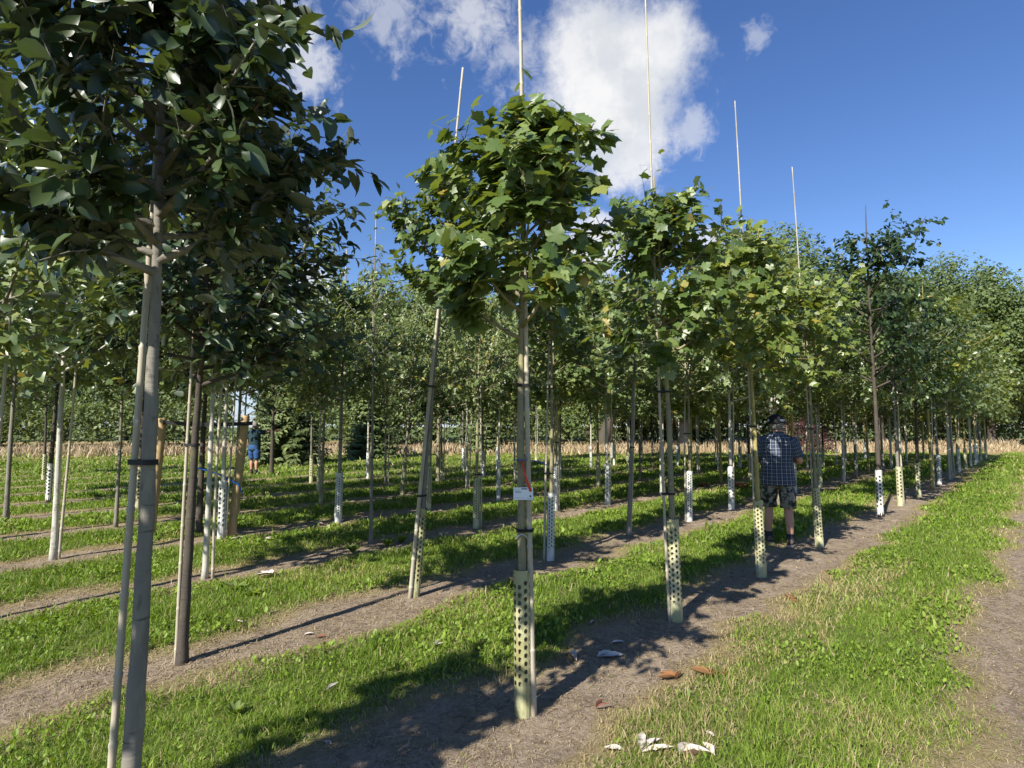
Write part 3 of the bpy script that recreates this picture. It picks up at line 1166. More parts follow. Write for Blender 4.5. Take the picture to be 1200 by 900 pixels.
detailed_tree(
    'maple_tree', (793, 727), 'young maple second in the front row, next to the tagged maple', 'tree',
    (-0.10, 0.0), 0.034, dict(base=2.12, top=3.92, rmax=0.56, limbs=24, twigs=9, per=9, leafsize=0.086, droop=0.6, elev=(28, 58), leader=10), 'maple', 'maple', 'bark',
    cane=dict(off=(-0.045, -0.012), h=5.6, r=0.0135, dl=(0.01, 0)), ties=(1.05, 1.92), guard=dict(h=0.84, r=0.052, mat='guard_pale', rot=1.1),
    label_cane='bamboo cane tied to the second maple of the front row', label_guard='pale perforated guard on the second maple of the front row', seed=23)
detailed_tree(
    'plane_tree', (893, 676), 'young yellow-green leaved tree in front of the man in plaid', 'tree',
    (-0.10, 0.0), 0.031, dict(base=2.18, top=3.95, rmax=0.64, limbs=26, twigs=9, per=10, leafsize=0.084, droop=0.5, elev=(24, 56), leader=6), 'maple', 'plane', 'bark_yellow',
    cane=dict(off=(-0.035, 0.025), h=5.35, r=0.013, dl=(0.02, 0)), ties=(1.62,), guard=dict(h=0.82, r=0.050, mat='guard_pale', rot=2.0),
    label_cane='bamboo cane tied to the yellow-green leaved tree by the man', label_guard='pale perforated guard on the tree in front of the man', seed=31)
detailed_tree(
    'plane_tree', (961, 641), 'young yellow-green leaved tree just beyond the man in plaid', 'tree',
    (-0.12, 0.0), 0.030, dict(base=2.2, top=3.75, rmax=0.66, limbs=24, twigs=9, per=9, leafsize=0.086, droop=0.5, elev=(24, 56)), 'maple', 'plane', 'bark',
    cane=dict(off=(-0.03, 0.02), h=5.3, r=0.013), ties=(1.6,), guard=dict(h=0.8, r=0.05, mat='guard_pale'), n_leaf_obj=0,
    label_cane='bamboo cane tied to the tree just beyond the man', label_guard='perforated guard on the tree just beyond the man', seed=37)
# row goes on behind the tagged maple towards and past the viewer: two broad leaved magnolias
p1 = ROW_O - RU * STEP * 0.99
detailed_tree(
    'magnolia_tree', None, 'tall magnolia in the front row with very large dark leaves', 'tree', (0.02, 0.04), 0.034,
    dict(base=2.12, top=3.50, rmax=0.56, limbs=32, twigs=10, per=15, leafsize=0.090, droop=0.45, elev=(18, 48), jit=0.6), 'ovate', 'magnolia', 'bark_grey', pos=p1, seed=43,
    cane=dict(off=(-0.05, 0.0), h=5.2, r=0.013), ties=(1.5,), label_cane='bamboo cane tied to the magnolia of the front row')
p2 = ROW_O - RU * STEP * 1.98
detailed_tree(
    'magnolia_tree', None, 'magnolia at the very start of the front row', 'tree', (0.02, 0.02), 0.034,
    dict(base=1.9, top=3.3, rmax=0.50, limbs=16, twigs=6, per=8, leafsize=0.145, droop=0.45, elev=(24, 50), jit=0.6), 'ovate', 'magnolia', 'bark_grey', pos=p2, seed=47, n_leaf_obj=0)

# ------------------------------------------------------------------ second row
detailed_tree(
    'magnolia_tree', (213, 777), 'bushy dark magnolia at the head of the second row', 'tree', (0.10, 0.0), 0.036,
    dict(base=1.85, top=4.3, rmax=0.84, limbs=40, twigs=11, per=13, leafsize=0.102, droop=0.35, elev=(16, 46), jit=0.6, leader=6), 'ovate', 'magnolia', 'bark_dark', seed=53,
    cane=dict(off=(-0.05, 0.0), h=4.6, r=0.013), ties=(1.5,), label_cane='bamboo cane tied to the bushy magnolia of the second row')
detailed_tree(
    'maple_tree', (486, 700), 'young maple leaning towards the tagged maple, in the second row', 'tree', (0.34, 0.02), 0.034,
    dict(base=2.75, top=4.5, rmax=0.46, limbs=24, twigs=9, per=9, leafsize=0.082, droop=0.55, elev=(30, 58), leader=8), 'maple', 'maple', 'bark_grey',
    cane=dict(off=(-0.016, -0.055), h=5.25, r=0.020, dl=(0.02, 0)), ties=(0.95, 2.0), guard=dict(h=0.83, r=0.048, mat='guard_green', rot=0.3),
    label_cane='bamboo cane tied to the leaning maple of the second row', label_guard='grimy perforated guard on the leaning maple of the second row', seed=61)
detailed_tree(
    'maple_tree', (645, 656), 'young maple directly behind the tagged one, in the second row', 'tree', (0.05, 0.0), 0.029,
    dict(base=2.6, top=4.0, rmax=0.56, limbs=22, twigs=8, per=9, leafsize=0.085, droop=0.55, elev=(28, 56)), 'maple', 'maple', 'bark',
    cane=dict(off=(-0.058, 0.0), h=4.4, r=0.015, dl=(0.05, 0)), ties=(1.05, 2.1), guard=dict(h=0.82, r=0.047, mat='guard_white', rot=0.9), n_leaf_obj=0,
    label_cane='bamboo cane tied to the maple directly behind the tagged one', label_guard='white perforated guard on the maple behind the tagged one', seed=67)
detailed_tree(
    'maple_tree', (736, 628), 'slim young maple without guard leaning in the second row', 'tree', (0.22, 0.0), 0.030,
    dict(base=2.15, top=3.9, rmax=0.66, limbs=24, twigs=8, per=10, leafsize=0.085, droop=0.55, elev=(26, 56)), 'maple', 'broad', 'bark_grey',
    cane=dict(off=(0.03, 0.05), h=3.3, r=0.015), ties=(1.3,), n_leaf_obj=0, label_cane='bamboo cane tied to the slim maple without guard', seed=71)
detailed_tree(
    'maple_tree', (808, 611), 'young maple with a white guard between the second maple and the man', 'tree', (0.08, 0.0), 0.032,
    dict(base=2.05, top=4.1, rmax=0.72, limbs=26, twigs=8, per=10, leafsize=0.085, droop=0.55, elev=(26, 56)), 'maple', 'broad', 'bark',
    cane=dict(off=(-0.05, 0.01), h=3.6, r=0.016), ties=(1.5,), guard=dict(h=0.86, r=0.052, mat='guard_white', rot=0.2), n_leaf_obj=0,
    label_cane='bamboo cane on the white-guarded maple between second maple and man', label_guard='white guard between the second front-row maple and the man', seed=73)

# ------------------------------------------------------------------ third and fourth rows, as read from the photograph
detailed_tree(
    'young_tree', (434, 637), 'young tree without guard, sparse narrow leaves up its tall cane', 'tree', (0.0, 0.0), 0.024,
    dict(base=2.30, top=4.35, rmax=0.46, limbs=17, twigs=6, per=8, leafsize=0.095, droop=0.9, elev=(38, 64), leader=24), 'narrow', 'narrow', 'bark_grey',
    cane=dict(off=(0.028, 0.02), h=4.75, r=0.012, dl=(-0.05, 0)), ties=(1.2,), n_leaf_obj=0, label_cane='tall bamboo cane on the tree with sparse narrow leaves', seed=79)
detailed_tree(
    'young_tree', (558, 618), 'young tree with a cream guard in the third row, narrow leaves', 'tree', (0.05, 0.0), 0.034,
    dict(base=1.95, top=4.2, rmax=0.78, limbs=28, twigs=9, per=14, leafsize=0.095, droop=0.9, elev=(26, 54)), 'narrow', 'narrow', 'bark',
    cane=dict(off=(0.055, 0.02), h=2.3, r=0.016), ties=(0.86, 1.5), guard=dict(h=0.80, r=0.055, mat='guard_pale', rot=0.2), n_leaf_obj=0,
    label_cane='short bamboo cane beside the cream guarded tree of the third row', label_guard='cream perforated guard in the third row', seed=83)
detailed_tree(
    'young_tree', (651, 599), 'young tree with a bright white guard in the third row', 'tree', (-0.03, 0.0), 0.028,
    dict(base=2.0, top=4.4, rmax=0.74, limbs=28, twigs=9, per=14, leafsize=0.095, droop=0.6, elev=(26, 54)), 'maple', 'broad', 'bark',
    cane=dict(off=(0.05, 0.02), h=2.6, r=0.014), ties=(1.3,), guard=dict(h=0.84, r=0.05, mat='guard_white'), n_leaf_obj=0,
    label_cane='bamboo cane beside the bright white guard of the third row', label_guard='bright white perforated guard in the third row', seed=89)
detailed_tree(
    'young_tree', (396, 612), 'young tree with a long white guard, two thin stems, in the fourth row', 'tree', (0.06, 0.0), 0.036,
    dict(base=2.0, top=4.5, rmax=0.95, limbs=28, twigs=9, per=14, leafsize=0.105, droop=0.8, elev=(24, 54)), 'ovate', 'broad', 'bark_grey',
    cane=dict(off=(-0.03, 0.05), h=4.75, r=0.015), ties=(1.4,), guard=dict(h=0.83, r=0.062, mat='guard_white', rot=0.5), n_leaf_obj=0,
    label_cane='bamboo cane beside the long white guard of the fourth row', label_guard='long white perforated guard in the fourth row', seed=97)
detailed_tree(
    'young_tree', (502, 598), 'slender tree with a pale green guard in the fourth row', 'tree', (0.15, 0.0), 0.028,
    dict(base=2.0, top=4.4, rmax=0.85, limbs=28, twigs=9, per=14, leafsize=0.105, droop=0.8, elev=(24, 54)), 'narrow', 'narrow', 'bark',
    guard=dict(h=0.85, r=0.05, mat='guard_pale', rot=0.5), n_leaf_obj=0, label_guard='pale green perforated guard in the fourth row', seed=101)
detailed_tree(
    'young_tree', (584, 587), 'slender tree with a slim white guard in the fourth row', 'tree', (0.03, 0.0), 0.026,
    dict(base=2.1, top=4.6, rmax=0.9, limbs=28, twigs=9, per=14, leafsize=0.105, droop=0.8, elev=(24, 54)), 'ovate', 'broad', 'bark_pale',
    guard=dict(h=0.9, r=0.046, mat='guard_white', rot=0.5), n_leaf_obj=0, label_guard='slim white perforated guard in the fourth row', seed=103)
detailed_tree(
    'young_tree', (701, 571), 'yellow barked tree with a cream guard in the fourth row', 'tree', (0.0, 0.0), 0.042,
    dict(base=1.95, top=4.7, rmax=0.98, limbs=28, twigs=9, per=14, leafsize=0.10, droop=0.6, elev=(24, 54)), 'maple', 'broad', 'bark_yellow',
    guard=dict(h=0.9, r=0.062, mat='guard_pale', rot=0.5), n_leaf_obj=0, label_guard='cream perforated guard on the yellow barked tree', seed=107)
detailed_tree(
    'young_tree', (845, 566), 'tree with a bare mustard yellow trunk and no guard', 'tree', (0.0, 0.0), 0.040,
    dict(base=1.85, top=4.6, rmax=0.98, limbs=28, twigs=9, per=14, leafsize=0.105, droop=0.6, elev=(24, 54)), 'ovate', 'broad', 'bark_yellow', n_leaf_obj=0, seed=109)
detailed_tree(
    'young_tree', (376, 590), 'thin tree with a spotted guard in the fifth row', 'tree', (0.06, 0.0), 0.032,
    dict(base=2.1, top=4.8, rmax=0.95, limbs=28, twigs=9, per=14, leafsize=0.105, droop=0.8, elev=(24, 54)), 'ovate', 'broad', 'bark_grey',
    guard=dict(h=0.85, r=0.045, mat='guard_green'), n_leaf_obj=0, label_guard='spotted grey-green guard in the fifth row', seed=113)
detailed_tree(
    'young_tree', (471, 583), 'leaning grey tree with a guard in the fifth row', 'tree', (0.32, 0.0), 0.036,
    dict(base=2.1, top=4.6, rmax=0.95, limbs=28, twigs=9, per=14, leafsize=0.105, droop=0.8, elev=(24, 54)), 'narrow', 'narrow', 'bark_grey',
    guard=dict(h=0.85, r=0.055, mat='guard_green'), n_leaf_obj=0, label_guard='guard on the leaning grey tree of the fifth row', seed=127)
detailed_tree(
    'shade_tree', (318, 557), 'larger tree with dense dark crown and dark straight trunk by the spruce', 'tree', (0.0, 0.0), 0.075,
    dict(base=1.9, top=6.2, rmax=1.9, limbs=34, twigs=9, per=14, leafsize=0.13, droop=0.7, elev=(8, 46)), 'ovate', 'darktree', 'bark_dark', n_leaf_obj=0, seed=131)
detailed_tree(
    'shade_tree', (513, 567), 'tree with dense dark crown and brown trunk behind the leaning maple', 'tree', (0.0, 0.0), 0.065,
    dict(base=1.75, top=5.6, rmax=1.25, limbs=30, twigs=9, per=13, leafsize=0.12, droop=0.7, elev=(8, 46)), 'ovate', 'darktree', 'bark', n_leaf_obj=0, seed=137)

# ------------------------------------------------------------------ the rest of the grid: variants, copied
def variant(seed, kind, mat, bark, base, top, rmax, tr, leafsize=0.112, elev=(14, 52), droop=0.7, limbs=32, twigs=9, per=15, lean=(0.05, 0)):
    ax = tree_axis(lean, top - 0.1, 0.03, seed)
    tb = trunk_mb(ax, top - 0.1, tr, 0.006, 8, 0.2, seed)
    cr = Crown(seed, base, top, rmax, ax, limbs=limbs, twigs=twigs, per=per, leafsize=leafsize, elev=elev, droop=droop, trunk_r=tr)
    for lb in cr.limbs:
        pts, rad, tw = lb
        tb.tube(pts, [max(0.003, q) for q in rad], 4)
    V, F, A = merge_leaves(LEAF[kind], cr.pos, cr.R, cr.size, cr.lv)
    return tb.mesh('trunk', M[bark]), np_mesh('crown', V, F, [M[mat]], {'lv': A})


VAR = [variant(201, 'simple', 'broad', 'bark_grey', 2.0, 5.0, 1.22, 0.040),
       variant(203, 'simple', 'narrow', 'bark_grey', 2.1, 5.0, 1.15, 0.036, droop=0.9),
       variant(207, 'maple_low', 'broad', 'bark_pale', 1.95, 4.9, 1.22, 0.038, 0.10),
       variant(211, 'simple', 'narrow', 'bark_pale', 2.05, 5.1, 1.22, 0.036),
       variant(213, 'maple_low', 'plane', 'bark_yellow', 2.0, 5.1, 1.2, 0.040, 0.105),
       variant(217, 'simple', 'darktree', 'bark_dark', 2.1, 5.6, 1.15, 0.048, 0.11, limbs=24)]
GUARDM = [guard_mesh('tree_guard', 0.84, 0.055, M['guard_white'], cols=6, pitch=0.07), guard_mesh('tree_guard', 0.8, 0.055, M['guard_pale'], cols=6, pitch=0.07)]
CANEM = []
for s_ in (3, 5):
    mb, _p = cane_mesh(2.6 + 0.4 * s_ / 5, 0.017, 0.012, (0.03, 0.02), s_)
    CANEM.append(mb.mesh('bamboo_cane', M['bamboo']))
KIND_ADJ = ['glossy leaved', 'narrow leaved', 'pale barked lobed leaf', 'pale barked small leaf', 'yellow-green lobed leaf', 'dark crowned']
COUNT = {}
NTH = ['first', 'second', 'third', 'fourth', 'fifth', 'sixth', 'seventh', 'eighth', 'ninth', 'tenth']
KIND_WORD = ['glossy green leaves', 'narrow drooping leaves', 'pale trunk and lobed leaves', 'pale trunk and small leaves', 'yellow-green lobed leaves', 'dark dense leaves']
lat = random.Random(5)
for row in range(0, 15):
    stag = (0.49 if row % 2 else 0.0) * STEP
    for j in range(-8, 24):
        p = ROW_O + RN * (row * ROW_W) + RU * (j * STEP + stag)
        p = p + Vector((lat.uniform(-.09, .09), lat.uniform(-.09, .09), 0))
        r1_, r2_, r3_, r4_, r5_ = (lat.random() for _ in range(5))
        if p.y < 4.2 or abs(p.x) > 0.95 * p.y + 1.5:
            continue
        far_lim = 19.5 if p.x < -2.5 else (23 if p.x < 0.5 else 30)
        if p.y > far_lim:
            continue
        ipx = 600 + FPX * p.x / p.y
        # the open gap beside the spruces and beside the man
        if row == 0 and 900 < ipx < 1010:
            continue
        if min((p.x - a) ** 2 + (p.y - b) ** 2 for a, b in TAKEN) < (1.05 ** 2 if row < 5 else 0.8 ** 2):
            continue
        if ipx < 420 and p.y > 13.5 and r5_ < 0.72:
            continue
        if 560 < ipx < 700 and p.y > 19 and r5_ < 0.5:
            continue
        vi = int(r1_ * 4) if ipx < 560 else (0, 2, 2, 3, 4, 0)[int(r1_ * 6)]
        if r2_ < 0.10:
            vi = 5
        tm, cm = VAR[vi]
        p.z = gz(p.x, p.y)
        root = thing('young_tree', p, r3_ * 6.28)
        sc = 0.9 + 0.22 * r4_
        root.scale = (sc, sc, sc)
        q_ = COUNT[(row, vi)] = COUNT.get((row, vi), 0) + 1
        near_ = row < 5 and q_ <= 10
        nth = NTH[min(9, q_ - 1)]
        tag(root, f'{nth} {KIND_ADJ[vi]} tree along the {ORD[row]} row, counted from the magnolia end' if near_ else
            f'young tree with {KIND_WORD[vi]}, {ORD[row]} row from the tagged maple', 'tree', f'young trees of the {ORD[row]} row')
        link('trunk', tm, root)
        link('crown', cm, root)
        if r5_ > 0.45:
            go = link('tree_guard', GUARDM[0 if r4_ > 0.4 else 1])
            go.location = p
            go.rotation_euler = (0, 0, r3_ * 5)
            tag(go, (f'perforated guard on the {nth} {KIND_ADJ[vi]} tree along the {ORD[row]} row' if near_ else f'perforated guard on a {KIND_ADJ[vi]} tree of the {ORD[row]} row'), 'tree guard', f'tree guards of the {ORD[row]} row')
        if r2_ > 0.45:
            co = link('bamboo_cane', CANEM[int(r4_ * 2)])
            co.location = p + Vector((0.075, 0.01, 0))
            tag(co, (f'bamboo cane beside the {nth} {KIND_ADJ[vi]} tree along the {ORD[row]} row' if near_ else f'bamboo cane beside a {KIND_ADJ[vi]} tree of the {ORD[row]} row'), 'cane', f'bamboo canes of the {ORD[row]} row')

# ------------------------------------------------------------------ far wood edge: big trees
def big_crown(seed, height, rad, base_f=0.2, n_clump=90, per=110, leaf=0.30, flat=0.8):
    r = np.random.default_rng(seed)
    cl = []
    while len(cl) < n_clump:
        q = r.uniform(-1, 1, 3)
        l_ = np.linalg.norm(q)
        if l_ > 1 or l_ < 0.42:
            continue
        cl.append(q)
    cl = np.array(cl)
    czz = height * (base_f + 1) / 2
    hz = height * (1 - base_f) / 2 * 0.92
    C = cl * np.array([rad, rad, hz])
    C[:, :2] *= (1 - 0.25 * np.clip(cl[:, 2:3], 0, 1))
    C[:, 2] += czz
    cr_ = rad * r.uniform(0.20, 0.36, n_clump)
    pos, outw = [], []
    for c_, rr in zip(C, cr_):
        d = norm(r.normal(0, 1, (per, 3)))
        pos.append(c_ + d * rr * r.uniform(0.55, 1.08, (per, 1)) * np.array([1, 1, flat]))
        outw.append(d)
    pos, outw = np.concatenate(pos), np.concatenate(outw)
    R = leaf_frames(pos, outw, r, 0.3, 0.5, 0.7, 0.5)
    return merge_leaves(LEAF['card'], pos, R, leaf * r.uniform(0.6, 1.25, len(pos)), r.uniform(0, 0.999, len(pos))), C


def big_trunk(seed, height, r0, C, lean=(0, 0)):
    ax = tree_axis(lean, height, 0.15, seed)
    mb = trunk_mb(ax, height * 0.82, r0, r0 * 0.15, 10, 0.5, seed)
    r = random.Random(seed)
    for k in r.sample(range(len(C)), min(18, len(C))):
        c_ = Vector(C[k])
        st = ax(max(height * 0.2, min(height * 0.7, c_.z - 0.3 * height * 0.4)))
        mid = st.lerp(c_, 0.5) + Vector((0, 0, -0.2))
        mb.tube([st, mid, c_], [r0 * 0.35, r0 * 0.2, r0 * 0.06], 5)
    return mb


BIG = []
for s_, hh, rr, bf in ((301, 15, 4.9, 0.08), (307, 17, 5.6, 0.10), (311, 13, 4.6, 0.06), (313, 19, 6.3, 0.14)):
    (V, F, A), C = big_crown(s_, hh, rr, bf, 140, 220, 0.32)
    BIG.append((np_mesh('crown', V, F, [M['far']], {'lv': A}), big_trunk(s_, hh, 0.33, C).mesh('trunk', M['bark_dark']), hh))
far_spots = [  # px of the trunk, depth, variant, scale
    (905, 50, 3, 1.03), (968, 52, 1, 1.0), (840, 55, 1, 0.95), (780, 52, 0, 0.95), (800, 46, 2, 0.8), (730, 54, 3, 0.86), (690, 60, 1, 0.98),
    (650, 62, 0, 0.9), (606, 66, 2, 0.98), (560, 60, 1, 1.0), (510, 58, 3, 0.92), (455, 56, 0, 1.0), (405, 58, 2, 1.1), (1030, 50, 0, 1.05), (1100, 54, 3, 0.95),
    (1160, 50, 1, 0.95), (1210, 56, 2, 1.1), (885, 62, 2, 1.2), (222, 74, 0, 0.8), (150, 70, 1, 0.8), (80, 66, 2, 0.95), (10, 64, 3, 0.7), (-60, 60, 0, 0.9), (352, 74, 2, 0.9), (480, 74, 1, 0.9), (545, 76, 0, 1.0), (625, 78, 3, 0.9), (665, 76, 1, 1.0), (755, 70, 1, 1.0), (815, 72, 3, 0.95), (1060, 70, 1, 1.1), (1130, 68, 0, 1.1), (40, 78, 1, 0.9), (115, 80, 3, 0.7)]
for i, (px_, dep, vi, sc) in enumerate(far_spots):
    cm, tm, hh = BIG[vi]
    x_ = (px_ - 600) / FPX * dep
    root = thing('woodland_tree', (x_, dep, 0), i * 1.3)
    root.scale = (sc, sc, sc)
    tag(root, ['tall round headed woodland tree beyond the dry field', 'broad woodland tree with a billowing crown beyond the dry field',
               'low spreading woodland tree beyond the dry field', 'tallest kind of woodland tree with open domed crown beyond the field'][vi], 'tree', 'woodland trees beyond the dry field')
    link('trunk', tm, root)
    link('crown', cm, root)

# two old trees standing free in front of the wood: one with a leaning dark trunk, one with a thick pale trunk
for (px_, dep, sd_, lean_, bark_, r0_, lab) in ((703, 43, 331, (4.5, 0.5), 'bark_dark', 0.50, 'old tree with a thick leaning dark trunk in the dry field'),
                                                (801, 45, 337, (0.2, 0.0), 'bark_grey', 0.62, 'old tree with a thick pale grey trunk in the dry field')):
    (V, F, A), C = big_crown(sd_, 12.5, 4.4, 0.24, 110, 200, 0.30)
    C2 = C.copy()
    sh_x = np.array([lean_[0], lean_[1], 0]) * 0.6
    root = thing('woodland_tree', ((px_ - 600) / FPX * dep, dep, 0))
    tag(root, lab, 'tree')
    link('trunk', big_trunk(sd_, 12.5, r0_, C + sh_x, lean_).mesh('trunk', M[bark_]), root)
    link('crown', np_mesh('crown', V + sh_x, F, [M['far']], {'lv': A}), root)

# undergrowth along the wood edge
r = np.random.default_rng(88)
n = 85000
x = r.uniform(-66, 66, n)
y = 47 + 0.10 * x + r.uniform(0, 9, n)
hh = (2.0 + 4.0 * vnoise(x, y, 0.22, 41)) * np.where(((x / y) < -0.44) & ((x / y) > -0.485), 0.25, 1.0)
z = hh * np.sqrt(r.uniform(0, 1, n))
pos = np.stack([x, y, z], 1)
R = leaf_frames(pos, norm(r.normal(0, 1, (n, 3)) + np.array([0, -0.4, 0])), r, 0.3, 0.5, 0.6, 0.5)
V, F, A = merge_leaves(LEAF['card'], pos, R, 0.34 * r.uniform(0.6, 1.25, n), r.uniform(0, 0.999, n))
tag(link('undergrowth', np_mesh('undergrowth', V, F, [M['far']], {'lv': A})), 'tangled green scrub along the edge of the wood', 'scrub', kind='stuff')

# a purple leaved shrub behind the man
def shrub(name, px_, dep, rad, hgt, mat, label, seed, leaf=0.16, n=2600):
    r = np.random.default_rng(seed)
    d = norm(r.normal(0, 1, (n, 3)))
    d[:, 2] = np.abs(d[:, 2])
    pos = d * np.array([rad, rad, hgt]) * (r.uniform(0.25, 1, (n, 1)) ** 0.4) * (0.8 + 0.4 * vnoise(d[:, 0] * 3 + 5, d[:, 2] * 3, 1.0, seed)[:, None])
    R = leaf_frames(pos, d, r, 0.3, 0.5, 0.6, 0.5)
    V, F, A = merge_leaves(LEAF['simple'], pos, R, leaf * r.uniform(0.6, 1.25, n), r.uniform(0, 0.999, n))
    root = thing(name, ((px_ - 600) / FPX * dep, dep, 0))
    tag(root, label, 'shrub')
    mb = MB()
    for k in range(5):
        a = k * 1.256
        mb.tube([(0.05 * math.cos(a), 0.05 * math.sin(a), -0.05), (0.3 * rad * math.cos(a), 0.3 * rad * math.sin(a), hgt * 0.4), (0.6 * rad * math.cos(a), 0.6 * rad * math.sin(a), hgt * 0.75)], [0.05, 0.035, 0.012], 5)
    link('stems', mb.mesh('stems', M['bark_dark']), root)
    link('crown', np_mesh('crown', V, F, [M[mat]], {'lv': A}), root)


shrub('purple_shrub', 932, 37, 2.2, 2.4, 'purple', 'purple leaved shrub standing in the dry grass behind the man', 401)

# ------------------------------------------------------------------ spruces
def spruce(px_, dep, hgt, rad, label, seed):
    r = random.Random(seed)
    root = thing('spruce_tree', ((px_ - 600) / FPX * dep, dep, 0))
    tag(root, label, 'tree', 'spruces behind the tree rows')
    tb = MB()
    tb.tube([(0, 0, -0.1), (0, 0, hgt * 0.5), (0, 0, hgt)], [0.11, 0.06, 0.012], 8)
    pos, dirs, nrm_, sz = [], [], [], []
    z = 0.15
    while z < hgt * 0.98:
        f = z / hgt
        R_ = rad * (1 - f) ** 0.85
        nb = max(5, int(13 * (1 - f) + 5))
        a0 = r.uniform(0, 6.28)
        for k in range(nb):
            a = a0 + 6.283 * k / nb + r.uniform(-0.2, 0.2)
            L = R_ * r.uniform(0.62, 1.12)
            zj = r.uniform(-0.09, 0.09)
            d = Vector((math.cos(a), math.sin(a), 0))
            s = Vector((-d.y, d.x, 0))
            pts = [Vector((0, 0, z + zj)) + d * (L * q) + Vector((0, 0, -0.28 * L * q + 0.22 * L * q * q)) for q in (0, 0.5, 1.0)]
            tb.tube(pts, [0.022 * (1 - f) + 0.006, 0.012, 0.004], 4, cap=False)
            ns = max(4, int(L / 0.085))
            for q in range(ns):
                u = (q + 0.6) / ns
                c_ = pts[0].lerp(pts[1], min(1, u * 2)) if u < 0.5 else pts[1].lerp(pts[2], u * 2 - 1)
                for sd in (-1, 1):
                    dd = (d * 0.75 + s * sd * r.uniform(0.4, 1.0) + Vector((0, 0, r.uniform(-0.35, 0.45)))).normalized()
                    pos.append(tuple(c_))
                    dirs.append(tuple(dd))
                    nrm_.append((d.x * 0.7 + r.uniform(-.4, .4), d.y * 0.7 + r.uniform(-.4, .4), 0.8))
                    sz.append((0.16 + 0.16 * (1 - abs(u - 0.5))) * r.uniform(0.7, 1.2))
        z += 0.085 + 0.05 * (1 - f)
    pos, dirs, nrm_ = np.array(pos), np.array(dirs), norm(np.array(nrm_))
    dirs = norm(dirs - nrm_ * np.sum(dirs * nrm_, 1, keepdims=True))
    R = np.stack([np.cross(dirs, nrm_), dirs, nrm_], 2)
    V, F, A = merge_leaves(LEAF['simple_narrow'], pos, R, np.array(sz), np.random.default_rng(seed).uniform(0, 0.999, len(pos)))
    link('trunk', tb.mesh('trunk', M['bark_dark']), root)
    link('crown', np_mesh('crown', V, F, [M['spruce']], {'lv': A}), root)


spruce(334, 25.5, 5.4, 2.05, 'broad spruce beside the man in shorts', 501)
spruce(434, 30.0, 5.8, 1.75, 'dark conical spruce in front of the dry field', 503)
spruce(566, 36.0, 3.6, 1.25, 'small spruce at the far edge of the grass', 507)

# ------------------------------------------------------------------ support post with straps (fourth row)
pb = ground_at(271, 628)
ptop = at_depth(288, 487, pb.y)


def post(base, top, label, rad=0.062):
    root = thing('support_post', (base.x, base.y, gz(base.x, base.y)))
    tag(root, label, 'post', 'round wooden support posts')
    mb = MB()
    d = top - base
    pts = [d * f for f in (-0.06, 0, 0.25, 0.5, 0.75, 0.985, 1.0)]
    mb.tube(pts, [rad, rad, rad * 0.98, rad, rad * 0.97, rad * 0.96, rad * 0.86], 14)
    link('shaft', mb.mesh('shaft', M['post_wood']), root)
    return root


post(pb, ptop, 'slanting round wooden post with a black and a blue strap')
b2 = Vector((pb.x - 1.05, pb.y - 0.25, 0))
post(b2, Vector((b2.x + 0.1, b2.y, 1.72)), 'upright round wooden post at the far end of the black strap')
sa = at_depth(296, 496, pb.y - 0.07)
sb = Vector((b2.x + 0.05, b2.y - 0.05, sa.z + 0.02))
mb = MB()
Lr = (sb - sa)
nrm2 = Vector((-Lr.y, Lr.x, 0)).normalized()
V, F = [], []
for i in range(9):
    f = i / 8
    p = sa + Lr * f + Vector((0, 0, -0.03 * math.sin(math.pi * f)))
    for sgn in (-1, 1):
        V += [p + nrm2 * sgn * 0.006 + Vector((0, 0, -0.028)), p + nrm2 * sgn * 0.006 + Vector((0, 0, 0.028))]
for i in range(8):
    a, b = 4 * i, 4 * i + 4
    F += [(a, b, b + 1, a + 1), (a + 2, a + 3, b + 3, b + 2), (a + 1, b + 1, b + 3, a + 3), (a, a + 2, b + 2, b)]
F += [(0, 1, 3, 2), (32, 34, 35, 33)]
mb.add(V, F)
tag(link('black_strap', mb.mesh('black_strap', M['rubber'], smooth=False)), 'wide black rubber strap stretched between two wooden posts', 'strap')
mb = MB()
q0, q1, q2, q3 = at_depth(255, 555, pb.y - 0.10), at_depth(268, 562, pb.y - 0.09), at_depth(279, 567, pb.y - 0.075), at_depth(285, 580, pb.y - 0.08)
mb.tube([q0 + Vector((-0.35, 0, 0.10)), q0, q1, q2, q3], [(0.03, 0.008)] * 3 + [(0.022, 0.008), (0.010, 0.006)], 8)
tag(link('blue_strap', mb.mesh('blue_strap', M['blue_strap'])), 'bright blue plastic strap knotted round the slanting wooden post', 'strap')
detailed_tree(
    'shade_tree', None, 'tree held between two wooden posts by straps', 'tree', (0.05, 0.0), 0.05,
    dict(base=2.0, top=4.6, rmax=0.9, limbs=28, twigs=9, per=14, leafsize=0.11, droop=0.6, elev=(20, 50)), 'ovate', 'darktree', 'bark_dark', n_leaf_obj=0, seed=151,
    pos=Vector((pb.x - 0.52, pb.y + 0.06, 0)))

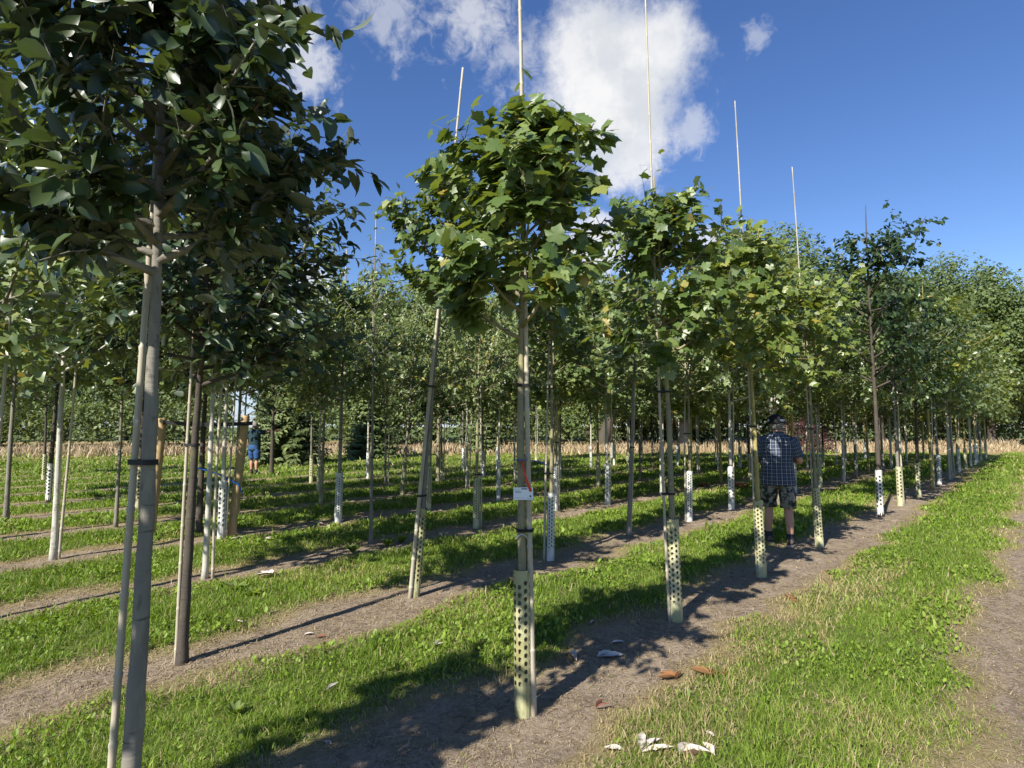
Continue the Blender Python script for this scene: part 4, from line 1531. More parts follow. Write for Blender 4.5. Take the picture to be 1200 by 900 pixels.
# ------------------------------------------------------------------ tag, bands and ties on the tagged maple
hb = ground_at(613, 838)
hz = gz(hb.x, hb.y)
yd = hb.y - 0.042
card_c = at_depth(613.2, 578.5, yd - 0.012)
root = thing('plant_label', (card_c.x, card_c.y, card_c.z))
tag(root, 'small white printed label hanging on a red band from the maple trunk', 'label')
mb = MB()
mb.box((0, 0, 0), (0.112, 0.0016, 0.070))
link('card', mb.mesh('card', M['white_card'], smooth=False), root)
mb = MB()
for (cx, cz, ww, hh_) in ((0.006, 0.027, 0.034, 0.0055), (-0.030, 0.009, 0.034, 0.004), (0.041, -0.014, 0.011, 0.009)):
    mb.box((cx, -0.0013, cz), (ww, 0.0008, hh_))
link('bold_print', mb.mesh('bold_print', M['ink'], smooth=False), root)
mb = MB()
for (cx, cz, ww, hh_) in ((-0.034, 0.020, 0.026, 0.0025), (-0.022, -0.024, 0.060, 0.0022), (0.034, -0.026, 0.030, 0.0022)):
    mb.box((cx, -0.0013, cz), (ww, 0.0008, hh_))
link('fine_print', mb.mesh('fine_print', M['ink_grey'], smooth=False), root)
# red band from the blue band down to the card
a = at_depth(611.5, 540, yd + 0.004)
b = at_depth(617, 562, yd - 0.012)
c = at_depth(622, 576, yd - 0.0165)
mb = MB()
loc = lambda v: v - card_c
mb.tube([loc(a), loc(a.lerp(b, 0.5)) + Vector((-0.002, -0.004, 0)), loc(b), loc(c)], [(0.0055, 0.0016)] * 2 + [(0.0065, 0.0016), (0.0075, 0.0016)], 8)
link('red_band', mb.mesh('red_band', M['red_band']), root)
# blue plastic band round the trunk, its free end reaching to the side
zc = at_depth(615, 539, hb.y).z
axc = HEROAX(zc) + Vector((hb.x, hb.y, 0))
mb = MB()
pts = [Vector((axc.x + math.cos(q) * 0.034, axc.y + math.sin(q) * 0.034, 0)) for q in np.linspace(math.radians(150), math.radians(390), 14)]
e1 = at_depth(627, 540, hb.y - 0.01)
e2 = at_depth(634, 541.5, hb.y - 0.03)
e3 = at_depth(643, 546, hb.y - 0.05)
pts = [Vector((p.x, p.y, zc)) for p in pts] + [e1, e2, e3]
ob_ = Vector((axc.x, axc.y, zc))
mb.tube([p - ob_ for p in pts], [(0.0075, 0.0022)] * 14 + [(0.0045, 0.002)] * 3, 8)
mb2 = link('blue_band', mb.mesh('blue_band', M['blue_band']))
mb2.location = ob_
tag(mb2, 'thin blue plastic band looped round the tagged maple, free end sticking out', 'band')
# white string loop below the lower black tie
zs = 1.02 - 0.035
c0 = HEROAX(zs) + Vector((hb.x, hb.y, hz))
mb = MB()
pts = [Vector((math.cos(q) * 0.036, math.sin(q) * 0.036, -0.018 * math.cos(2 * q))) for q in np.linspace(0, 6.283, 17)]
mb.tube(pts, 0.0028, 5, cap=False)
so = link('string_loop', mb.mesh('string_loop', M['string']))
so.location = c0
tag(so, 'white string loop round the tagged maple under the black tie', 'string')

# ------------------------------------------------------------------ dry leaves on the ground
def dry_leaf(px_, py_, length, mat, label, rot, curl, seed, wid=0.24, lobes=1, lift=0.0):
    length *= 1.22
    if mat == 'dry_orange':
        length *= 0.8
    if mat == 'dry_orange' and lobes > 1:
        lobes += 1
    r = random.Random(seed)
    p = ground_at(px_, py_)
    root_z = gz(p.x, p.y) + 0.012 + lift
    V, F = [], []
    ys = [i / 7 for i in range(8)]
    for lb in range(lobes):
        da = (lb - (lobes - 1) / 2) * 0.75 + r.uniform(-0.15, 0.15)
        Ls = length * r.uniform(0.75, 1.1)
        o = len(V)
        w_ = [0.05, 0.55, 0.9, 1.0, 0.92, 0.72, 0.4, 0.03]
        tw_ = r.uniform(-0.6, 0.6)
        for yv, wv in zip(ys, w_):
            for s in (-1.0, -0.5, 0, 0.5, 1.0):
                xx = s * wid * wv * (0.9 + 0.2 * r.random())
                zz = curl * (abs(s) ** 1.6) * wid * wv * 1.5 + 0.35 * curl * (yv - 0.4) ** 2 + tw_ * xx * (yv - 0.3) * 0.6 + r.uniform(-.012, .012)
                xx *= (1 - 0.35 * curl) * r.uniform(0.8, 1.08)
                ca, sa_ = math.cos(da), math.sin(da)
                V.append(((xx * ca - yv * sa_) * Ls, (xx * sa_ + yv * ca) * Ls, zz * Ls + 0.006 * lb))
        for i in range(7):
            for k in range(4):
                a_ = o + i * 5 + k
                F.append((a_, a_ + 1, a_ + 6, a_ + 5))
    zmin = min(v[2] for v in V)
    me = bpy.data.meshes.new('dry_leaf')
    me.from_pydata([(a_, b_, c_ - zmin) for a_, b_, c_ in V], [], F)
    me.polygons.foreach_set('use_smooth', [True] * len(F))
    me.materials.append(M[mat])
    me.update()
    o = link('dry_leaf', me)
    o.location = (p.x, p.y, gz(p.x, p.y) + 0.004 + lift)
    o.rotation_euler = (r.uniform(-0.12, 0.12), r.uniform(-0.12, 0.12), rot)
    tag(o, label, 'leaf', 'dry leaves on the ground')


dry = [
    (676, 776, 0.115, 'dry_white', 'cupped whitish dry leaf at the tip of the tagged maple trunk shadow', 0.4, 0.9, 1, 0.28, 1),
    (700, 771, 0.14, 'dry_white', 'flat whitish dry leaf with a raised stalk on the bare soil', -1.35, 0.35, 2, 0.22, 2),
    (716, 757, 0.10, 'dry_white', 'narrow silvery dry leaf in shade on the bare soil', -1.2, 0.5, 3, 0.18, 1),
    (697, 733, 0.09, 'dry_white', 'small whitish leaf at the grass edge in shade', 2.6, 0.7, 4, 0.2, 1),
    (733, 886, 0.085, 'dry_white', 'rounded pale leaf at the edge of the large white leaf cluster', 1.3, 0.3, 5, 0.3, 1),
    (752, 889, 0.13, 'dry_white', 'largest whitish dry leaf with three fingers in the verge grass', -0.9, 0.45, 6, 0.17, 3),
    (760, 880, 0.10, 'dry_white', 'whitish dry leaf pointing up beside the three-fingered one', -1.0, 0.5, 7, 0.2, 1),
    (794, 893, 0.125, 'dry_white', 'whitish dry leaf with brown curled underside in the verge grass', -1.1, 0.8, 8, 0.22, 2),
    (838, 893, 0.10, 'dry_white', 'single upright whitish dry leaf in the verge grass', 0.25, 0.6, 9, 0.26, 1),
    (837, 871, 0.05, 'dry_white', 'tiny pale leaf lying above the upright whitish one', 0.5, 0.4, 10, 0.28, 1),
    (792, 797, 0.12, 'dry_orange', 'ochre curled dry leaf at the edge of the soil strip', 0.5, 1.0, 11, 0.16, 3),
    (832, 798, 0.115, 'dry_orange', 'rust orange crumpled dry leaf at the edge of the soil strip', 0.2, 1.1, 12, 0.2, 3),
    (848, 796, 0.07, 'dry_orange', 'small rust coloured leaf beside the crumpled orange one', -0.8, 0.9, 13, 0.22, 1),
    (698, 833, 0.085, 'dry_red', 'reddish brown curled leaf in the middle of the soil strip', -1.0, 0.9, 14, 0.18, 2),
    (707, 829, 0.045, 'dry_white', 'tiny pale leaf beside the reddish brown one', 0.3, 0.6, 15, 0.26, 1),
    (382, 822, 0.11, 'dry_white', 'slim whitish leaf standing in the grass', -0.25, 0.5, 16, 0.15, 1, 0.03),
    (508, 766, 0.11, 'dry_white', 'forked whitish leaf in the grass band', -0.5, 0.5, 17, 0.13, 2, 0.03),
    (388, 877, 0.05, 'dry_white', 'small pale flake on the soil edge in shade', 1.2, 0.3, 18, 0.3, 1),
    (318, 681, 0.16, 'dry_white', 'whitish dry leaves fallen on the second grass band', 1.2, 0.4, 19, 0.2, 3, 0.03),
    (300, 679, 0.12, 'dry_white', 'pale dry leaf beside the fallen leaf group on the second grass band', -1.2, 0.4, 20, 0.2, 1, 0.03),
    (372, 655, 0.13, 'dry_white', 'folded pale leaf in the sunlit grass of the second band', -1.1, 0.7, 21, 0.2, 1, 0.03),
    (272, 734, 0.10, 'dry_white', 'pale leaf at the soil edge by the long trunk shadow', -1.9, 0.5, 22, 0.2, 1),
    (356, 744, 0.06, 'dry_white', 'small pale flake on the second soil strip', -1.4, 0.4, 23, 0.28, 1),
    (370, 747, 0.06, 'dry_red', 'small brown flake on the second soil strip', -1.4, 0.6, 24, 0.25, 1),
    (284, 637, 0.16, 'dry_white', 'pale leaf litter on the soil near the slanting post', 1.4, 0.5, 25, 0.2, 3, 0.02),
    (306, 637, 0.15, 'dry_white', 'bluish pale leaf on the soil near the slanting post', -1.5, 0.5, 26, 0.2, 2, 0.02),
    (368, 616, 0.18, 'dry_white', 'pale leaf beside the long white guard of the fourth row', -1.5, 0.5, 27, 0.2, 2, 0.02),
    (925, 707, 0.11, 'dry_orange', 'rusty curled leaf in the verge beyond the soil strip', -0.9, 1.0, 28, 0.2, 3),
    (847, 704, 0.06, 'dry_red', 'red brown flake on the soil near the second maple', 0.4, 0.6, 29, 0.25, 1),
    (855, 690, 0.06, 'dry_red', 'dark red leaf on the soil beyond the second maple', 1.4, 0.6, 30, 0.25, 1),
    (600, 681, 0.07, 'dry_orange', 'orange leaf near the third grass edge behind the tagged maple', 1.4, 0.6, 31, 0.25, 1),
    (830, 570, 0.35, 'dry_orange', 'heap of tan dead leaves near the mustard yellow trunk', 1.3, 0.6, 32, 0.3, 3),
    (862, 573, 0.38, 'dry_orange', 'second heap of tan dead leaves near the mustard yellow trunk', -1.3, 0.6, 33, 0.3, 3)]
for d_ in dry:
    dry_leaf(*d_)

# ------------------------------------------------------------------ leafy weeds in the grass
def weed(px_, py_, rad, n_, mat, label, seed, kind='narrow', upr=0.5):
    p = ground_at(px_, py_)
    root = thing('weed_plant', (p.x, p.y, gz(p.x, p.y)))
    tag(root, label, 'weed', 'leafy weeds in the grass')
    r = random.Random(seed)
    V0, F0 = LEAF[kind]
    for k in range(int(n_ * 1.5)):
        a = k * 2.399 + r.uniform(-0.3, 0.3)
        up = upr * r.uniform(0.5, 2.0)
        d = Vector((math.cos(a), math.sin(a), up)).normalized()
        s = Vector((-math.sin(a), math.cos(a), 0))
        nn = s.cross(d) * -1
        if nn.z < 0:
            nn = -nn
            s = -s
        sc_ = rad * 0.62 * r.uniform(0.6, 1.15)
        Rm = np.array([[s.x, d.x, nn.x], [s.y, d.y, nn.y], [s.z, d.z, nn.z]])
        VV = V0 @ Rm.T * sc_ + np.array([math.cos(a) * 0.01, math.sin(a) * 0.01, 0.005])
        link('leaf', np_mesh('leaf', VV, F0, [M[mat]], {'lv': np.full(len(VV), r.random())}), root)


weed(413, 649, 0.24, 14, 'weed', 'bright yellow-green dock plant beside the thin unguarded tree', 1, upr=0.9)
weed(455, 640, 0.22, 16, 'weed', 'tall leafy weed between the thin tree and the leaning maple', 2, upr=1.3)
weed(470, 636, 0.22, 14, 'weed', 'leafy weed next to the leaning maple guard', 3, upr=1.2)
weed(275, 696, 0.22, 12, 'weed', 'broad leaved plantain at the edge of the second grass band', 4, upr=0.6)
weed(296, 700, 0.16, 11, 'weed', 'smaller plantain beside the broad leaved one', 5, upr=0.6)
weed(275, 846, 0.12, 12, 'weed', 'upright dandelion in the first grass band', 6, upr=1.0)
weed(445, 757, 0.08, 10, 'weed', 'low clover-like weed in the sunny grass band', 7, upr=0.5)
weed(515, 735, 0.10, 10, 'weed', 'thin leaved weed at the soil edge', 8, 'narrow', 1.6)
weed(868, 829, 0.05, 9, 'weed', 'round leaved weed in the verge grass', 9, upr=0.5)
weed(770, 642, 0.13, 12, 'weed', 'leafy weed in the band behind the second maple', 10, upr=0.6)
weed(360, 668, 0.11, 11, 'weed', 'sunlit weed in the second grass band', 12, upr=0.6)
weed(830, 590, 0.2, 11, 'weed', 'low weed in the third grass band near the white guard', 14, upr=0.5)

# ------------------------------------------------------------------ people
M['skin'] = flat_mat('skin', (0.44, 0.235, 0.165), 0.55, 0.35, 0.10, 25)
M['hair'] = flat_mat('grey_hair', (0.20, 0.185, 0.17), 0.8, 0.2, 0.3, 80)
M['cap'] = flat_mat('black_cap', (0.012, 0.012, 0.014), 0.8, 0.2)
M['cap_logo'] = flat_mat('cap_logo', (0.62, 0.62, 0.62), 0.7, 0.2)
M['shoe'] = flat_mat('brown_shoe', (0.115, 0.085, 0.065), 0.8, 0.2, 0.4, 40)
M['sole'] = flat_mat('shoe_sole', (0.32, 0.28, 0.23), 0.8, 0.2)
M['sock'] = flat_mat('dark_sock', (0.03, 0.032, 0.038), 0.9, 0.1)
M['teal_shirt'] = flat_mat('teal_shirt', (0.020, 0.042, 0.050), 0.85, 0.15)
M['blue_shorts'] = flat_mat('blue_shorts', (0.03, 0.075, 0.19), 0.85, 0.15)
M['glass'] = flat_mat('dark_glasses', (0.02, 0.02, 0.022), 0.3, 0.5)
M['phone'] = flat_mat('blue_phone', (0.02, 0.10, 0.22), 0.35, 0.5)
# plaid cloth
m, t = new_mat('plaid_shirt_cloth')
uv = t.n('ShaderNodeAttribute', attribute_name='cu')
uv2 = t.n('ShaderNodeAttribute', attribute_name='cv')


def stripes(v, freq, lo, hi, ph=0.0):
    f = t.math('FRACT', t.math('ADD', t.math('MULTIPLY', v, freq), ph))
    a_ = t.math('ABSOLUTE', t.math('SUBTRACT', f, 0.5))
    return t.sstep(a_, lo, hi, 1.0, 0.0)


F_ = 21.0
sx1, sy1 = stripes(uv.outputs['Fac'], F_, 0.045, 0.075), stripes(uv2.outputs['Fac'], F_, 0.045, 0.075)
bx_, by_ = stripes(uv.outputs['Fac'], F_, 0.17, 0.20, 0.5), stripes(uv2.outputs['Fac'], F_, 0.17, 0.20, 0.5)
c = t.mix(t.math('MULTIPLY', bx_, 0.55), (0.020, 0.025, 0.038), (0.055, 0.078, 0.135))
c = t.mix(t.math('MULTIPLY', by_, 0.5), c, (0.05, 0.07, 0.12))
c = t.mix(t.math('MULTIPLY', sx1, 0.55), c, (0.46, 0.48, 0.50))
c = t.mix(t.math('MULTIPLY', sy1, 0.45), c, (0.46, 0.48, 0.50))
tcn = t.n('ShaderNodeTexCoord')
wr = t.noise(t.mapping(tcn.outputs['Object'], (9, 9, 5)), 1.0, 3)
finish(t, principled(t, c, 0.85, 0.15, bump(t, wr, 0.6, 0.03)))
M['plaid'] = m
m, t = new_mat('camouflage_shorts_cloth')
tcn = t.n('ShaderNodeTexCoord')
n1 = t.noise(tcn.outputs['Object'], 13, 2, 0.5)
n2 = t.noise(t.mapping(tcn.outputs['Object'], (1, 1, 1), loc=(4, 2, 7)), 16, 2, 0.5)
c = t.mix(t.sstep(n1, 0.49, 0.53), (0.060, 0.062, 0.048), (0.20, 0.19, 0.16))
c = t.mix(t.sstep(n2, 0.56, 0.60), c, (0.025, 0.026, 0.022))
c = t.mix(t.sstep(n2, 0.36, 0.40, 1, 0), c, (0.33, 0.31, 0.27))
finish(t, principled(t, c, 0.9, 0.12, bump(t, t.noise(tcn.outputs['Object'], 14, 3), 0.5, 0.03)))
M['camo'] = m


def loft(rings, sides=20, close=True):
    """rings: (centre, x-axis radius vector, y-axis radius vector)"""
    V, F = [], []
    for c_, a_, b_ in rings:
        for k in range(sides):
            q = 2 * math.pi * k / sides
            V.append(Vector(c_) + Vector(a_) * math.cos(q) + Vector(b_) * math.sin(q))
    for i in range(len(rings) - 1):
        for k in range(sides):
            k2 = (k + 1) % sides
            F.append((i * sides + k, i * sides + k2, (i + 1) * sides + k2, (i + 1) * sides + k))
    return V, F


def cloth_mesh(name, parts, mat, thick=0.006, sub=1):
    """parts: list of (rings, u0) lofts -> one mesh with plaid coordinates"""
    V, F, U, W_ = [], [], [], []
    S = 20
    for rings in parts:
        v, f = loft(rings, S)
        o = len(V)
        acc = 0.0
        for i, (c_, a_, b_) in enumerate(rings):
            if i:
                acc += (Vector(c_) - Vector(rings[i - 1][0])).length
            per = math.pi * (Vector(a_).length + Vector(b_).length)
            for k in range(S):
                U.append(0.16 * 6.283 * (k / S if k / S <= 0.5 else 1 - k / S))
                W_.append(acc)
        V += v
        F += [tuple(q + o for q in ff) for ff in f]
    me = bpy.data.meshes.new(name)
    me.from_pydata([tuple(v) for v in V], [], F)
    for an, av in (('cu', U), ('cv', W_)):
        a_ = me.attributes.new(an, 'FLOAT', 'POINT')
        a_.data.foreach_set('value', av)
    me.materials.append(mat)
    me.polygons.foreach_set('use_smooth', [True] * len(F))
    me.update()
    return me


def ringz(cx, cy, z, rx, ry):
    return ((cx, cy, z), (rx, 0, 0), (0, ry, 0))


def limb_rings(pts, radii):
    out_ = []
    pts = [Vector(p) for p in pts]
    for i, p in enumerate(pts):
        t_ = (pts[min(i + 1, len(pts) - 1)] - pts[max(i - 1, 0)]).normalized()
        a_ = Vector((1, 0, 0)) if abs(t_.x) < 0.9 else Vector((0, 1, 0))
        a_ = (a_ - t_ * a_.dot(t_)).normalized()
        b_ = t_.cross(a_)
        r_ = radii[i] if hasattr(radii[i], '__len__') else (radii[i], radii[i])
        out_.append((p, a_ * r_[0], b_ * r_[1]))
    return out_


def person(base, yaw, label, H, pose, shirt, shorts, cap, head_yaw, shirt_fit=1.0):
    """local axes: +Y is the way the person faces, +X the person's right-hand side"""
    root = thing('person', (base.x, base.y, gz(base.x, base.y)), yaw)
    tag(root, label, 'person')
    S = H / 1.76
    root.scale = (S, S, S)
    # ---- body: one skinned surface
    J = {}
    E = []

    def j(nm, co, r_, par=None):
        J[nm] = (len(J), co, r_)
        if par:
            E.append((J[par][0], J[nm][0]))
    fs = pose['feet']
    j('pelvis', (0, 0, 0.93), (0.155, 0.115))
    j('waist', (0, 0, 1.06), (0.150, 0.115), 'pelvis')
    j('chest', (0, 0.0, 1.26), (0.165, 0.12), 'waist')
    j('uchest', (0, -0.01, 1.37), (0.11, 0.09), 'chest')
    j('neck', (0, 0.0, 1.47), (0.060, 0.062), 'uchest')
    hd = Vector((math.sin(head_yaw), math.cos(head_yaw), 0))
    j('skull0', (0.012 * hd.x, 0.012 * hd.y, 1.545), (0.066, 0.072), 'neck')
    j('skull1', (0.018 * hd.x, 0.018 * hd.y, 1.615), (0.077, 0.092), 'skull0')
    j('skull2', (0.006 * hd.x, 0.006 * hd.y, 1.68), (0.074, 0.088), 'skull1')
    j('skull3', (0, 0, 1.715), (0.05, 0.06), 'skull2')
    j('jaw', (0.068 * hd.x, 0.068 * hd.y, 1.535), (0.034, 0.032), 'skull0')
    j('nose', (0.118 * hd.x, 0.118 * hd.y, 1.605), (0.013, 0.016), 'skull1')
    for sd, nm in ((1, 'r'), (-1, 'l')):
        ear = Vector((hd.y, -hd.x, 0)) * sd * 0.082 + hd * 0.0
        j('ear' + nm, (ear.x, ear.y, 1.60), (0.012, 0.026), 'skull1')
        f = fs[nm]
        j('hip' + nm, (0.092 * sd, 0.0, 0.87), (0.098, 0.105), 'pelvis')
        j('thigh' + nm, (0.10 * sd + (f[0] - 0.10 * sd) * 0.3, f[1] * 0.3 + 0.01, 0.68), (0.085, 0.088), 'hip' + nm)
        j('knee' + nm, (0.10 * sd + (f[0] - 0.10 * sd) * 0.6, f[1] * 0.55 + 0.018, 0.485), (0.058, 0.060), 'thigh' + nm)
        j('calf' + nm, (0.10 * sd + (f[0] - 0.10 * sd) * 0.8, f[1] * 0.8 - 0.012, 0.345), (0.058, 0.062), 'knee' + nm)
        j('shin' + nm, (f[0], f[1] - 0.005, 0.17), (0.040, 0.043), 'calf' + nm)
        j('ankle' + nm, (f[0], f[1] - 0.01, 0.085), (0.036, 0.040), 'shin' + nm)
        j('toe' + nm, (f[0] + 0.02 * sd, f[1] + 0.13, 0.05), (0.038, 0.028), 'ankle' + nm)
        sh = (0.185 * sd, -0.005, 1.385)
        el, wr_ = pose['arms'][nm]
        j('shoulder' + nm, sh, (0.058, 0.058), 'uchest')
        up = Vector(sh).lerp(Vector(el), 0.5)
        j('upper' + nm, tuple(up), (0.050, 0.050), 'shoulder' + nm)
        j('elbow' + nm, el, (0.040, 0.040), 'upper' + nm)
        fm = Vector(el).lerp(Vector(wr_), 0.4)
        j('fore' + nm, tuple(fm), (0.040, 0.040), 'elbow' + nm)
        j('wrist' + nm, wr_, (0.025, 0.028), 'fore' + nm)
        hdv = (Vector(wr_) - Vector(el)).normalized()
        palm = Vector(wr_) + hdv * 0.055
        j('palm' + nm, tuple(palm), (0.036, 0.020), 'wrist' + nm)
        inn = Vector((-sd, 0, 0))
        side = (inn - hdv * inn.dot(hdv)).normalized()
        upv = hdv.cross(side) * sd
        for q in range(4):
            o_ = upv * (0.027 - 0.018 * q)
            k1 = palm + hdv * 0.035 + o_
            k2 = k1 + hdv * (0.030 + 0.004 * (q in (1, 2))) + side * 0.016
            k3 = k2 + hdv * 0.012 + side * 0.024
            j(f'f{q}a' + nm, tuple(k1), (0.0095, 0.0095), 'palm' + nm)
            j(f'f{q}b' + nm, tuple(k2), (0.0085, 0.0085), f'f{q}a' + nm)
            j(f'f{q}c' + nm, tuple(k3), (0.007, 0.007), f'f{q}b' + nm)
        t1 = Vector(wr_) + hdv * 0.030 + upv * 0.030 + side * 0.012
        j('t1' + nm, tuple(t1), (0.011, 0.011), 'wrist' + nm)
        j('t2' + nm, tuple(t1 + hdv * 0.03 + upv * 0.012 + side * 0.012), (0.0095, 0.0095), 't1' + nm)
    me = bpy.data.meshes.new('body')
    names = list(J)
    me.from_pydata([J[n_][1] for n_ in names], E, [])
    body = link('body', me, root)
    sk = body.modifiers.new('skin', 'SKIN')
    sk.use_smooth_shade = True
    sl = me.skin_vertices[0].data
    for i, n_ in enumerate(names):
        sl[i].radius = J[n_][2]
    sl[0].use_root = True
    ss = body.modifiers.new('sub', 'SUBSURF')
    ss.levels = ss.render_levels = 2
    me.materials.append(M['skin'])
    # bake the modifiers so that the mesh carries its own surface
    dg = bpy.context.evaluated_depsgraph_get()
    bm_ = bpy.data.meshes.new_from_object(body.evaluated_get(dg))
    body.modifiers.clear()
    body.data = bm_
    bm_.materials.clear()
    bm_.materials.append(M['skin'])
    # ---- shirt
    k_ = shirt_fit
    tors = [ringz(0, 0.005, 0.80, 0.215 * k_, 0.165 * k_), ringz(0, 0.005, 0.84, 0.214 * k_, 0.165 * k_), ringz(0, 0.012, 0.95, 0.205 * k_, 0.168 * k_), ringz(0, 0.018, 1.08, 0.200 * k_, 0.170 * k_),
            ringz(0, 0.008, 1.20, 0.208 * k_, 0.158 * k_), ringz(0, 0.0, 1.30, 0.222 * k_, 0.145 * k_), ringz(0, -0.005, 1.37, 0.222, 0.128), ringz(0, -0.010, 1.425, 0.205, 0.122),
            ringz(0, -0.008, 1.462, 0.158, 0.104), ringz(0, -0.004, 1.490, 0.104, 0.092), ringz(0, 0.0, 1.520, 0.080, 0.084), ringz(0, 0.0, 1.510, 0.090, 0.094)]
    parts = [tors]
    for sd, nm in ((1, 'r'), (-1, 'l')):
        el, wr_ = pose['arms'][nm]
        s0 = Vector((0.12 * sd, -0.005, 1.405))
        s1 = Vector((0.19 * sd, -0.005, 1.390))
        e_ = Vector(el)
        f_ = pose.get('sleeve', 0.80)
        parts.append(limb_rings([s0, s1, s1.lerp(e_, 0.3), s1.lerp(e_, 0.6), s1.lerp(e_, f_)], [(0.085, 0.085), (0.088, 0.086), (0.080, 0.080), (0.078, 0.078), (0.082, 0.082)]))
    so_ = link('shirt', cloth_mesh('shirt', parts, M[shirt]), root)
    sm = so_.modifiers.new('thick', 'SOLIDIFY')
    sm.thickness = 0.004
    # ---- shorts
    parts = [[ringz(0, 0.0, 1.00, 0.178, 0.145), ringz(0, 0.0, 0.93, 0.192, 0.155), ringz(0, 0.0, 0.86, 0.200, 0.155), ringz(0, 0.0, 0.80, 0.196, 0.148), ringz(0, 0, 0.765, 0.150, 0.10)]]
    for sd, nm in ((1, 'r'), (-1, 'l')):
        f = fs[nm]
        th = J['thigh' + nm][1]
        kn = J['knee' + nm][1]
        hp = Vector((0.098 * sd, 0.0, 0.85))
        parts.append(limb_rings([hp, Vector(th), Vector(kn) + Vector((0, 0, 0.10)), Vector(kn) + Vector((0, 0, 0.015))], [(0.104, 0.13), (0.106, 0.118), (0.102, 0.108), (0.106, 0.112)]))
    sh_ = link('shorts', cloth_mesh('shorts', parts, M[shorts]), root)
    sm = sh_.modifiers.new('thick', 'SOLIDIFY')
    sm.thickness = 0.004
    # ---- socks and shoes
    for sd, nm in ((1, 'r'), (-1, 'l')):
        f = fs[nm]
        mb = MB()
        mb.tube([(f[0], f[1] - 0.008, 0.07), (f[0], f[1] - 0.008, 0.12), (f[0], f[1] - 0.006, 0.165)], [0.052, 0.050, 0.050], 12, cap=False)
        link('sock', mb.mesh('sock', M['sock']), root)
        toe = math.radians(12) * sd
        R2 = Matrix.Rotation(-toe, 4, 'Z')
        prof = [(-0.115, 0.030, 0.055, 0.050), (-0.10, 0.040, 0.095, 0.055), (-0.05, 0.044, 0.115, 0.06), (0.0, 0.045, 0.105, 0.055), (0.05, 0.049, 0.080, 0.05), (0.11, 0.051, 0.062, 0.04), (0.155, 0.042, 0.050, 0.03), (0.175, 0.018, 0.036, 0.02)]
        V, F = [], []
        N = 12
        for (yy_, hw, ht, _q) in prof:
            for k in range(N):
                a_ = 2 * math.pi * k / N
                cx_, cz_ = math.cos(a_), math.sin(a_)
                zz = 0.022 + (ht - 0.022) * (0.5 + 0.5 * cz_)
                V.append(Vector((f[0], f[1], 0)) + R2 @ Vector((hw * cx_ * (1.0 if cz_ < 0.3 else 0.85), yy_ + 0.02, zz)))
        for i in range(len(prof) - 1):
            for k in range(N):
                k2 = (k + 1) % N
                F.append((i * N + k, i * N + k2, (i + 1) * N + k2, (i + 1) * N + k))
        F += [tuple(range(N)), tuple((len(prof) - 1) * N + k for k in range(N))]
        mb = MB()
        mb.add(V, F)
        shoe = link('shoe', mb.mesh('shoe', M['shoe']), root)
        V, F = [], []
        for zz, ex in ((0.0, 1.06), (0.026, 1.08)):
            for (yy_, hw, ht, _q) in prof:
                V.append(Vector((f[0], f[1], 0)) + R2 @ Vector((hw * ex, (yy_ + 0.02) * 1.02, zz)))
            for (yy_, hw, ht, _q) in reversed(prof):
                V.append(Vector((f[0], f[1], 0)) + R2 @ Vector((-hw * ex, (yy_ + 0.02) * 1.02, zz)))
        n_ = len(prof) * 2
        F = [tuple(range(n_ - 1, -1, -1)), tuple(range(n_, 2 * n_))] + [(i, (i + 1) % n_, n_ + (i + 1) % n_, n_ + i) for i in range(n_)]
        mb = MB()
        mb.add(V, F)
        link('sole', mb.mesh('sole', M['sole'], smooth=False), shoe)
    # ---- head dressing, built facing +Y then turned by the head's own yaw
    RH = Matrix.Rotation(-head_yaw, 4, 'Z')

    def dome(rx, ry, z0, hgt, y0, N=20, rows=6, lo=0.0):
        V, F = [], []
        for i in range(rows):
            p_ = (i / (rows - 1)) * math.pi / 2 * 0.98
            for k in range(N):
                q = 2 * math.pi * k / N
                V.append(RH @ Vector((rx * math.cos(p_) ** 0.8 * math.cos(q), y0 + ry * math.cos(p_) ** 0.8 * math.sin(q), z0 + hgt * math.sin(p_) + lo * (math.sin(q) < -0.3) * math.cos(p_))))
        for i in range(rows - 1):
            for k in range(N):
                k2 = (k + 1) % N
                F.append((i * N + k, i * N + k2, (i + 1) * N + k2, (i + 1) * N + k))
        F.append(tuple((rows - 1) * N + k for k in range(N)))
        return V, F
    mb = MB()
    V, F = dome(0.084, 0.100, 1.575, 0.150 if not cap else 0.10, 0.0)
    # hair: back and sides only
    V, F = [], []
    N = 15
    for i, (zz, rx, ry) in enumerate(((1.545, 0.070, 0.074), (1.58, 0.081, 0.092), (1.62, 0.084, 0.098), (1.67, 0.082, 0.096), (1.715, 0.068, 0.078), (1.742, 0.03, 0.035))):
        if cap and zz > 1.69:
            break
        for k in range(N):
            q = math.radians(170 + 200 * k / (N - 1))
            V.append(RH @ Vector((rx * math.cos(q), 0.012 + ry * math.sin(q), zz)))
    nr = len(V) // N
    for i in range(nr - 1):
        for k in range(N - 1):
            F.append((i * N + k, i * N + k + 1, (i + 1) * N + k + 1, (i + 1) * N + k))
    mb.add(V, F)
    ho = link('hair', mb.mesh('hair', M['hair']), root)
    sm = ho.modifiers.new('thick', 'SOLIDIFY')
    sm.thickness = 0.008
    sm.offset = 1
    mb = MB()
